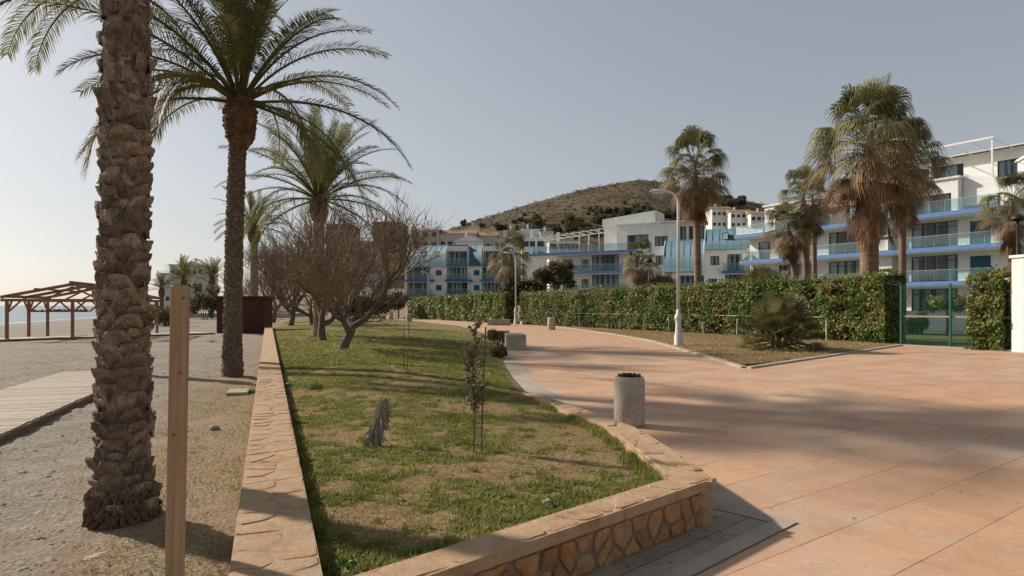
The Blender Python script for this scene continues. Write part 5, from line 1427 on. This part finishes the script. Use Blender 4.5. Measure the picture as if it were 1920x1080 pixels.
house('beige square building left of the low gable', 318, 341, 498, 168, 575, 'cream_wall', 9, 'flat', 2, 3, 0, .9, 1.1, group=BG)
house('lowest beige building nearest the beach bushes', 299, 319, 514, 165, 575, 'cream_wall', 9, 'flat', 2, 2, 0, .9, 1.1, group=BG)

# ------------------------------------------------------------------ street furniture
def lamp(label, x, y, sc=1.0, arm=-1):
    root = thing('street_lamp', label, 'lamp post', (x, y, 0), 0, 'pale curved street lamps'); root.scale = (sc,) * 3
    mb = MB(); mb.lathe([(.20,-.05),(.20,.05),(.17,.10),(.165,.42),(.15,.46),(.13,.55),(.115,.95),(.11,1.05),(.15,1.10),(.16,1.18),(.13,1.26),(.085,1.34),(.08,1.5)], 20); mb.build('base', M['lamp_paint'], root, True)
    mb = MB(); pts = [(0,0,1.45),(0,0,5.3),(0,0,5.75)]
    for i in range(1, 9): a = PI / 2 * i / 8; pts.append((arm * .42 * (1 - math.cos(a)), 0, 5.75 + .52 * math.sin(a)))
    pts.append((arm * .55, 0, 6.29)); mb.tube(pts, [.075, .062, .058] + [.05] * 8 + [.045], 12); mb.build('pole', M['lamp_paint'], root, True)
    mb = MB(); n = 12; sec = []
    for t, w_, h_ in ((0, .05, .05), (.12, .11, .075), (.4, .15, .10), (.65, .14, .085), (.78, .07, .04)):
        for k in range(n): a = 2 * PI * k / n; sec.append((arm * (.50 + t * .85), math.cos(a) * w_, 6.30 + (math.sin(a) * h_ if math.sin(a) > 0 else math.sin(a) * h_ * .45)))
    mb.v = sec
    for i in range(4):
        for k in range(n): k2 = (k + 1) % n; mb.f.append((i*n+k, i*n+k2, (i+1)*n+k2, (i+1)*n+k))
    mb.f += [tuple(range(n)), tuple(range(5*n-1, 4*n-1, -1))]
    hd_ = mb.build('lamp_head', M['lamp_paint'], root, True)
    mb = MB(); mb.box(min(arm * .62, arm * 1.05), max(arm * .62, arm * 1.05), -.09, .09, 6.235, 6.265); mb.build('diffuser', M['curtain'], hd_)
p = gnd(1272, 649); lamp('tall pale grey street lamp standing on the verge by the hedge', *p)
p = gnd(967, 608.2); lamp('pale grey street lamp beside the dark leaning tree', *p)
p = (-11.6, 92.5); lamp('pale grey street lamp in front of the blue vault block', *p)
p = gnd(699, 592); lamp('farthest pale street lamp, half hidden by shrubs', p[0], p[1], .55)
def dark_lamp(label, px, ptop, y):
    p = at(px, ptop, y); root = thing('garden_lamp', label, 'lamp post', (p[0], p[1], 0), 0, 'dark garden lamps'); h = p[2]
    mb = MB(); mb.lathe([(.13,-.05),(.13,.1),(.075,.2),(.06,h*.5),(.05,h)], 12); mb.build('pole', M['black_metal'], root, True)
    mb = MB(); mb.lathe([(.06,h),(.30,h+.05),(.34,h+.12),(.22,h+.28),(.05,h+.36),(.01,h+.4)], 16); mb.build('lamp_head', M['black_metal'], root, True)
dark_lamp('dark garden lamp with dome head in front of the end fan palm', 1908, 415, 33)
dark_lamp('dark garden lamp beside the small fan palm', 1217, 492, 56)

def bin_(label, x, y, bag=False, sc=1.0):
    root = thing('concrete_bin', label, 'litter bin', (x, y, 0), .4, 'round concrete litter bins'); root.scale = (sc,) * 3
    mb = MB(); prof = [(.185, 0), (.205, .012), (.212, .03), (.212, .60), (.205, .645), (.185, .672), (.165, .676), (.150, .668), (.148, .60), (.148, .3), (.01, .3)]
    mb.lathe(prof, 40); mb.build('body', M['aggregate'], root, True)
    mb = MB(); mb.box(.150, .2135, -.06, .02, .012, .085); mb.build('drain_slot', M['black_bag'], root)
    if bag:
        rr = random.Random(4); mb = MB(); n = 26; prev = None
        for j, (q_, z) in enumerate(((.149, .60), (.153, .672), (.162, .690), (.145, .695), (.11, .655), (.05, .63), (.005, .625))):
            for k in range(n): a = 2 * PI * k / n; mb.v.append((math.cos(a) * (q_ + rr.uniform(-.006, .004)), math.sin(a) * (q_ + rr.uniform(-.006, .004)), z + (rr.uniform(-.012, .022) if j > 1 else 0)))
        for j in range(6):
            for k in range(n): k2 = (k + 1) % n; mb.f.append((j*n+k, j*n+k2, (j+1)*n+k2, (j+1)*n+k))
        mb.build('bin_bag', M['black_bag'], root)
    return root
bin_('round concrete bin with black bag standing near the curved wall', 1.62, 9.2, True)
p = gnd(1034, 618.5); bin_('round concrete bin on the promenade beside the hedge verge', p[0], p[1] + .2, False, 1.25)
p = gnd(767, 605); bin_('round concrete bin beside the far lawn edge', p[0], p[1], False, 1.35)
p = gnd(733, 599); bin_('round concrete bin by the round shrub', p[0], p[1], False, 1.35)

def bench(label, x, y, rz, L=1.9):
    root = thing('stone_bench', label, 'bench', (x, y, 0), rz, 'pale stone benches')
    mb = MB(); mb.cbox(-.32, .32, 0, .72, -.02, .50, .015); mb.build('end_block', M['kerb'], root)
    mb = MB(); mb.cbox(-.32, .32, L - .72, L, -.02, .50, .015); mb.build('end_block', M['kerb'], root)
    mb = MB(); mb.cbox(-.27, .27, .725, L - .725, .36, .46, .01); mb.build('seat', M['kerb'], root)
    mb = MB(); mb.box(-.25, .25, .725, L - .725, -.02, .355); mb.build('seat_core', M['concrete'], root)
# block seat seen end-on
p = gnd(969, 657)
root = thing('concrete_block_seat', 'grey concrete block bench with its end facing along the promenade', 'bench', (p[0], p[1] + .02, 0), .06)
mb = MB(); mb.cbox(-.35, .35, 0, 1.9, -.02, .47, .012); mb.build('base', M['concrete'], root)
mb = MB(); mb.cbox(-.355, .355, -.005, 1.905, .475, .565, .012); mb.build('seat', M['concrete'], root)
p = gnd(957, 610); bench('pale stone bench with two end blocks near the second lamp', p[0], p[1], PI / 2 - .1)
p = gnd(722, 600); bench('farthest pale stone bench in front of the dark shrubs', p[0], p[1], PI / 2 - .1)
p = gnd(985, 608.5); root = thing('stone_block', 'small low stone block beside the second lamp', 'stone block', (p[0], p[1], 0), .3)
mb = MB(); mb.cbox(-.4, .4, -.25, .25, -.02, .3, .02); mb.build('block', M['kerb'], root)

# pine post
root = thing('pine_post', 'square new pine post standing beside the thick palm trunk', 'post', (-1.775, 3.5, 0), .28)
root.rotation_euler = (0, .018, .28)
mb = MB(); mb.cbox(-.041, .041, -.041, .041, -.3, 1.757, .008); mb.build('shaft', M['timber_post'], root)
for (x, z) in ((.022, 1.69), (.014, 1.30), (-.012, .98)):
    mb = MB(); mb.lathe([(.009, 0), (.007, .0025), (.001, .003)], 10); mb.build('knot', M['plank_edge'], root, True, (x, -.0405, z), (PI / 2, 0, 0))
# loose tile, rocks, debris
p = gnd(444, 741); root = thing('stone_tile', 'pale square stone tile lying on the ground below the tall date palm', 'stone tile', (p[0], p[1], 0), .3)
mb = MB(); mb.cbox(-.19, .19, 0, .62, -.03, .05, .008); mb.build('slab', M['kerb'], root)
def rock(label, x, y, z, s, seed, flat=.5, mat='rock', cat='rock', name='rock', group=None):
    bm = bmesh.new(); bmesh.ops.create_icosphere(bm, subdivisions=3, radius=1); rr = random.Random(seed)
    for v in bm.verts: v.co *= 1 + .35 * mnoise.noise(v.co * 1.1 + Vector((seed * 3.1, 0, 0))) + .12 * mnoise.noise(v.co * 3 + Vector((seed, 5, 0)))
    me = bpy.data.meshes.new(name); bm.to_mesh(me); bm.free()
    o = link(name, me, M[mat], None, (x, y, z), (0, 0, rr.uniform(0, 6)), (s, s * .7, s * flat)); return tag(o, label, cat, group)
p = gnd(187, 1045); rock('pale flat rock on the grass below the thick palm trunk', p[0], p[1], .0, .085, 1, .3, 'kerb')
p = gnd(402, 803); rock('grey stone lying on the soil between post and long wall', p[0], p[1], .01, .075, 2)
p = gnd(1026, 945, .26); rock('grey stone in the grass near the front wall', p[0], p[1], .27, .05, 3)
p = gnd(1045, 873, .24); rock('small grey stone in the lawn near the young sapling', p[0], p[1], .24, .045, 4)
p = gnd(870, 817, .23); rock('pinkish pebble in the lawn beside the young sapling', p[0], p[1], .24, .025, 5, .8, 'mortar')
p = gnd(540, 722, .26); rock('crumpled blue grey wrapper on the lawn beside the long wall', p[0], p[1], .27, .09, 6, .4, 'plastic_blue', 'litter', 'wrapper')

# upright dead palm frond butt in the lawn
p = gnd(690, 838, .24)
root = thing('dead_frond', 'dry grey palm frond stub leaning out of the lawn', 'dead frond', (p[0], p[1], .22), 0)
rr = random.Random(9); mb = MB(); ax = [(-.01, 0, -.03), (.05, 0, .18), (.12, 0, .36), (.165, 0, .50)]
mb.tube(ax, [.028, .024, .018, .012], 7); mb.build('rib', M['dead_frond'], root, True)
mb = MB()
for i in range(230):
    t = rr.random() ** .8; f = t * 3; k = min(2, int(f)); b = Vector(ax[k]).lerp(Vector(ax[k+1]), f - k); s = 1 if rr.random() < .75 else -1
    d = Vector((s * rr.uniform(.1, .75), rr.uniform(-.6, .35), rr.uniform(-1.0, -.45))).normalized(); l = rr.uniform(.09, .25) * (1.2 - .6 * t); b.z = max(b.z, .05)
    e_ = b + d * l; x = d.cross(Vector((0, 1, 0))).normalized() * .008; n_ = len(mb.v)
    mb.v += [tuple(b - x), tuple(b + x), tuple((b + e_) / 2 + x * 1.3), tuple((b + e_) / 2 - x * 1.3), tuple(e_)]; mb.f += [(n_, n_+1, n_+2, n_+3), (n_+3, n_+2, n_+4)]
tag(mb.build('leaflets', M['dead_frond'], root), kind='stuff')

# saplings with stakes
def sapling(label, px, py, h, n, seed, z, stake=True, leafy=True):
    p = gnd(px, py, z); rr = random.Random(seed); root = thing('young_sapling', label, 'sapling', (p[0], p[1], lawn_z(p[0], p[1]) - .02), 0, 'staked saplings on the lawn')
    mb = MB(); L_ = []
    main = [Vector((0, 0, -.05)), Vector((.01, 0, h * .3)), Vector((-.01, .01, h * .6)), Vector((.02, 0, h))]
    mb.tube(main, [.011, .010, .007, .003], 6)
    for i in range(n):
        t = rr.uniform(.3, .98); f = t * 3; k = min(2, int(f)); b = main[k].lerp(main[k+1], f - k); a = rr.uniform(0, 2 * PI); l = rr.uniform(.06, .2) * (1.2 - .5 * t) * h / 1.2
        e_ = b + Vector((math.cos(a) * l * .7, math.sin(a) * l * .7, l)); mb.tube([b, (b + e_) / 2, e_], [.004, .003, .0015], 3, False)
        for q_ in range(9): L_.append(tuple(b.lerp(e_, rr.uniform(.2, 1.05)) + Vector((rr.uniform(-.02, .02), rr.uniform(-.02, .02), rr.uniform(-.02, .02)))))
    mb.build('stem', M['bark'], root)
    if leafy and L_:
        V, Fc = leaves(np.array(L_), np.tile([0, 0, .5], (len(L_), 1)), .026, 1.0, 1.9); tag(link('leaves', npmesh('leaves', V, Fc), M['sapling'], root), kind='stuff')
    if stake: mb = MB(); mb.tube([(.07, .02, -.1), (.09, .02, h * .5), (.115, .02, h * .96)], .0085, 6); mb.build('stake', M['bark'], root)
sapling('leafy olive sapling tied beside a thin stake near the front of the lawn', 888, 849, 1.26, 58, 1, .24)
sapling('bare thin sapling with two sticks in the middle of the lawn', 757, 692, 1.15, 4, 2, .3, True, False)
sapling('bare thin sapling beyond the two sticks, towards the benches', 742, 616, 2.0, 8, 3, .12, True, False)
sapling('tiny bare sapling near the far bench', 695, 607, 1.6, 6, 4, .12, False, False)

# weeds: bright leafy clumps
def weed(label, px, py, z, rad, n, seed):
    p = gnd(px, py, z); rr = np.random.default_rng(seed); root = thing('weed', label, 'weed', (p[0], p[1], z - .01), 0, 'green weeds in the grass')
    d = rr.normal(size=(n, 3)); d /= np.linalg.norm(d, axis=1, keepdims=True); d[:, 2] = np.abs(d[:, 2]) * .55
    P = d * rad * rr.uniform(.3, 1, (n, 1)); V, Fc = leaves(P, d + np.array([0, 0, .5]), .021, .6, 1.5); tag(link('foliage', npmesh('foliage', V, Fc), M['weed'], root), kind='stuff')
    mb = MB()
    for i in range(6): a = i * 1.05; mb.tube([(0, 0, -.02), (math.cos(a) * rad * .6, math.sin(a) * rad * .6, rad * .35)], [.003, .002], 3, False)
    mb.build('stem', M['weed'], root)
weed('bright green leafy weed in the corner between the two front walls', 645, 1062, .24, .085, 420, 1)
weed('green weed spilling beside the loose stone tile', 474, 735, .02, .14, 260, 2)
weed('low green weed patch beside the crumpled wrapper', 590, 728, .27, .2, 420, 3)
weed('green weed growing on the shingle behind the pine post', 398, 642, .0, .3, 200, 4)

# ------------------------------------------------------------------ fence, gate and pillar
G0 = Vector((16.05, 27.5)); G1 = Vector((18.02, 23.92)); gd = (G1 - G0); GL = gd.length
root = thing('mesh_gate', 'green wire mesh fence gate between the hedge and the white pillar', 'gate', (G0.x, G0.y, 0), math.atan2(gd.y, gd.x))
for i, x in enumerate((0, GL * .47, GL - .04)):
    mb = MB(); mb.box(x - .035, x + .035, -.035, .035, -.1, 2.5); mb.build('post', M['green_metal'], root)
mb = MB()
for j in range(25): z = .06 + j * .1; mb.bar((0.04, 0, z), (GL - .08, 0, z), .005)
for i in range(int(GL / .05)): mb.bar((.04 + i * .05, .004, .05), (.04 + i * .05, .004, 2.46), .004)
mb.build('wire_mesh', M['green_metal'], root)
mb = MB(); mb.box(.04, GL - .08, .05, .08, 1.18, 1.25); mb.build('timber_rail', M['plank'], root)
mb = MB(); mb.box(-.1, GL, -.06, .09, -.05, .06); mb.build('footing', M['kerb'], root)
# wire and stakes along the hedge
root = thing('hedge_rail', 'thin pale timber rail on short stakes along the foot of the hedge', 'fence')
nrm = Vector((-hd.y, hd.x)); nrm = nrm if nrm.dot(Vector((0, -1))) > 0 else -nrm
mb = MB(); a = HA + hd * 1.5 + nrm * .60; b = HA + hd * 33 + nrm * .56; mb.bar((a.x, a.y, 1.12), (b.x, b.y, 1.05), .025, .04); mb.build('rail', M['plank'], root)
for s in (3, 8.5, 11, 14, 16.5, 19, 24, 28):
    q_ = HA + hd * s + nrm * .85; mb = MB(); mb.bar((q_.x, q_.y, -.05), (q_.x + R.uniform(-.1, .1), q_.y, .85 + R.uniform(-.2, .25)), .06); mb.build('stake', M['plank'], root)
root = thing('white_pillar', 'white rendered wall pillar at the end of the mesh gate', 'pillar', (17.96, 23.62, 0), .12)
mb = MB(); mb.box(0, 3.2, -.2, .3, -.1, 3.35); mb.build('shaft', M['white_wall'], root)
mb = MB(); mb.box(-.06, 3.26, -.26, .36, 3.352, 3.45); mb.build('cap', M['white_wall'], root)
root = thing('garden_wall', 'low white garden wall at the back of the mown grass', 'wall', (21.5, 44, 0), -.35)
mb = MB(); mb.box(0, 20, 0, .25, -.1, 1.25); mb.build('body', M['white_wall'], root)
mb = MB(); mb.box(-.03, 20.03, -.04, .29, 1.252, 1.31); mb.build('cap', M['white_wall'], root)

# ------------------------------------------------------------------ small far things by the beach
p = at(419, 548, 95); root = thing('parked_van', 'white van parked beyond the maroon beach hut', 'van', (p[0] - 1.0, 95, .6), .1)
mb = MB(); mb.cbox(0, 2.0, 0, 4.8, .35, 2.2, .12); mb.build('body', M['van_white'], root)
mb = MB(); mb.box(.15, 1.85, -.02, -.002, 1.35, 1.95); mb.build('rear_window', M['blue_frame'], root)
for x in (-.06, 1.86):
    for y in (.9, 3.9):
        mb = MB(); mb.tube([(x, y, .33), (x + .2, y, .33)], .33, 14); mb.build('wheel', M['tyre'], root)
mb = MB(); mb.box(-6, 10, -2, 8, -1.2, -.002); o = mb.build('ramp', M['concrete'], None, False, (p[0], 95, .6)); tag(o, kind='structure')
p = gnd(395, 599); root = thing('green_bin', 'small green plastic bin on the beach beside the hut', 'litter bin', (p[0], p[1], 0), 0)
mb = MB(); mb.lathe([(.2, .25), (.27, .95), (.29, .97), (.29, 1.02), (.02, 1.06)], 14); mb.build('body', M['green_plastic'], root)
mb = MB(); mb.tube([(0, .3, -.1), (0, .3, 1.0)], .035, 8); mb.build('post', M['green_metal'], root)
p = gnd(362, 590); root = thing('thatched_parasol', 'thatched beach parasol behind the pine post', 'parasol', (p[0], p[1], -.1), 0)
mb = MB(); mb.tube([(0,0,-.2),(0,0,2.2)], .07, 8); mb.build('pole', M['pergola_wood'], root)
mb = MB(); mb.lathe([(1.75, 1.75), (1.8, 1.85), (1.1, 2.35), (.4, 2.75), (.02, 2.95)], 22); mb.build('canopy', M['thatch'], root)

# ------------------------------------------------------------------ grass blades, pebbles
def blades(name, pts, hmin, hmax, wd, mat, lean=.9):
    P = np.array(pts); n = len(P); a = NR.uniform(0, 2 * PI, n); h = NR.uniform(hmin, hmax, n); ln = NR.uniform(.1, lean, n)
    d = np.stack([np.cos(a) * ln, np.sin(a) * ln, np.ones(n)], 1); d /= np.linalg.norm(d, axis=1, keepdims=True)
    b = a + PI / 2 + NR.uniform(-.6, .6, n); x = np.stack([np.cos(b), np.sin(b), np.zeros(n)], 1) * (wd * NR.uniform(.6, 1.4, (n, 1)) / 2)
    tip = P + d * h[:, None]; m = P + d * (h * .55)[:, None]
    V = np.concatenate([P - x * .6, P + x * .6, m + x, m - x, tip], 1).reshape(-1, 3); i = np.arange(n)[:, None] * 5
    F3 = np.concatenate([i + [0, 1, 2], i + [0, 2, 3], i + [3, 2, 4]], 1).reshape(-1, 3)
    return npmesh(name, V, F3)
gp, dp = [], []
for i in range(42000):
    y = 3.15 + (R.random() ** 1.9) * 14; l, r_ = lawn_l(y) + .03, lawn_r(y) - .01
    if R.random() > (r_ - l) / 6.0: continue
    x = R.uniform(l, r_); g = lawn_green(x, y) + .45 * mnoise.noise(Vector((x * 5, y * 5, 3))); z = lawn_z(x, y) - .004
    if g > .46:
        for k in range(14 if g > .75 else 9): gp.append((x + R.gauss(0, .022), y + R.gauss(0, .022), z))
    elif R.random() < .7:
        for k in range(6): dp.append((x + R.gauss(0, .03), y + R.gauss(0, .03), z))
fp = []
for i in range(9000):
    y = 15 + R.random() ** 1.5 * 22; x = R.uniform(lawn_l(y) + .05, lawn_r(y) - .05)
    if lawn_green(x, y) > .42:
        for k in range(7): fp.append((x + R.gauss(0, .05), y + R.gauss(0, .05), lawn_z(x, y) - .01))
tag(link('far_lawn_grass', blades('far_lawn_grass', fp, .03, .085, .02, M, 1.2), M['grass_green']), 'green grass on the lawn around the bare tamarisks', 'grass', kind='stuff')
tag(link('lawn_grass', blades('lawn_grass', gp, .014, .046, .0085, M, 1.2), M['grass_green']), 'short green grass and weeds growing in patches on the lawn', 'grass', kind='stuff')
tag(link('dry_grass', blades('dry_grass', dp, .01, .03, .005, M, 1.8), M['grass_dry']), 'dry straw coloured grass on the bare parts of the lawn', 'grass', kind='stuff')
gp, dp = [], []
for i in range(60000):
    y = 2.6 + R.random() ** 1.6 * 11; d = R.uniform(.02, 4.5); s = (y - WP.y) / WD.y
    q_ = WP + WD * s + WN * d
    if q_.y < 2.6: continue
    g = ground_green(q_.x, q_.y) - .55 + .8 * fbm(q_.x, q_.y, 1.1, 3, 55) + .3 * mnoise.noise(Vector((q_.x * 6, q_.y * 6, 1)))
    if g > .02: (gp if g > .2 and R.random() < .7 else dp).append((q_.x, q_.y, ground_z(q_.x, q_.y) - .003))
tag(link('beach_grass', blades('beach_grass', gp, .012, .04, .007, M), M['grass_green']), 'sparse green grass on the soil beside the thick palm trunk', 'grass', kind='stuff')
tag(link('beach_dry_grass', blades('beach_dry_grass', dp, .01, .03, .005, M, 1.6), M['grass_dry']), 'sparse dry grass on the soil beside the long wall', 'grass', kind='stuff')
gp = []
for i in range(26000):
    t = R.random(); y = 17.9 + t ** 1.4 * 26; xl = float(np.interp(y, [v[0] for v in VE], [v[1] for v in VE])); xr = 6.2 + (y - 17.6) * .98 if y < 27.6 else HA.x + (HB.x - HA.x) * (y - HA.y) / (HB.y - HA.y) - .2
    x = R.uniform(xl + .05, max(xl + .1, xr - .15))
    if fbm(x, y, .7, 3, 14) + R.uniform(-.3, .3) > -.15: gp.append((x, y, .04))
tag(link('verge_grass', blades('verge_grass', gp, .03, .09, .02, M, 1.2), M['grass_dry']), 'dry rough grass growing on the verge below the hedge', 'grass', kind='stuff')
# shingle near the camera
base = [(0,0,1),(1,0,0),(0,1,0),(-1,0,0),(0,-1,0)]; fb = [(0,1,2),(0,2,3),(0,3,4),(0,4,1)]
P = []; 
for i in range(38000):
    y = 3 + R.random() ** 1.6 * 22; d = R.uniform(.1, 12)
    s = (y - WP.y) / WD.y; q_ = WP + WD * s + WN * d
    if q_.y < 2.5: continue
    rel = q_ - bw0
    t_ = rel.dot(BL)
    if -.1 < t_ < 1.85 and rel.dot(BD) < 8.8: continue
    if ground_green(q_.x, q_.y) > .55 and R.random() < .8: continue
    P.append((q_.x, q_.y, ground_z(q_.x, q_.y), R.uniform(.006, .02) * (2.2 if R.random() < .06 else 1)))
P = np.array(P); n = len(P); B = np.array(base, dtype=float); a = NR.uniform(0, 6.28, n); ca, sa = np.cos(a), np.sin(a)
Vx = (B[None, :, 0] * ca[:, None] - B[None, :, 1] * sa[:, None]) * (P[:, 3:4] * NR.uniform(.8, 1.5, (n, 1))); Vy = (B[None, :, 0] * sa[:, None] + B[None, :, 1] * ca[:, None]) * P[:, 3:4]
Vz = B[None, :, 2] * P[:, 3:4] * .7
V = np.stack([P[:, 0:1] + Vx, P[:, 1:2] + Vy, P[:, 2:3] + Vz - .001], 2).reshape(-1, 3)
Fc = (np.arange(n)[:, None, None] * 5 + np.array(fb)[None]).reshape(-1, 3)
M['pebble'] = simple('pebbles', [(.13,.115,.10),(.26,.235,.20),(.38,.35,.31)], 30, .9)
tag(link('shingle', npmesh('shingle', V, Fc, True), M['pebble']), 'loose grey pebbles scattered over the beach', 'pebbles', kind='stuff')

# dry leaf litter on the lawn and a little on the paving
P = []
for i in range(1500):
    y = 3.3 + R.random() ** 1.6 * 11; x = R.uniform(lawn_l(y) + .02, lawn_r(y)); P.append((x, y, lawn_z(x, y) + .012))
for i in range(90):
    y = R.uniform(4.5, 16); x = R.uniform(lawn_r(y) + .5, 9)
    P.append((x, y, .006))
for i in range(60):
    t = R.random(); q_ = E1 + FD * (-3 * t) + FN * R.uniform(.02, .25); P.append((q_.x, q_.y, .012))
V, Fc = leaves(np.array(P), np.tile([0, 0, 3.0], (len(P), 1)), .017, .5, 2.2)
tag(link('leaf_litter', npmesh('leaf_litter', V, Fc), M['dead_frond']), 'small dry leaves scattered over lawn and paving', 'litter', kind='stuff')
gp = []
for i in range(1400):                            # ragged growth against the walls
    y = 3.2 + R.random() ** 1.5 * 12; x = lawn_l(y) + abs(R.gauss(0, .05)) + .01
    if fbm(x, y, 1.4, 2, 70) > .0:
        for k in range(6): gp.append((x + R.gauss(0, .02), y + R.gauss(0, .02), lawn_z(x, y)))
for i in range(900):
    t = R.random(); y = 3.3 + t * 6.5; x = lawn_r(y) - abs(R.gauss(0, .05)) - .02
    if fbm(x, y, 1.6, 2, 71) > -.05:
        for k in range(6): gp.append((x + R.gauss(0, .02), y + R.gauss(0, .02), lawn_z(x, y)))
tag(link('wall_weeds', blades('wall_weeds', gp, .03, .10, .009, M, .9), M['grass_green']), 'taller grass growing against the stone walls of the lawn', 'grass', kind='stuff')
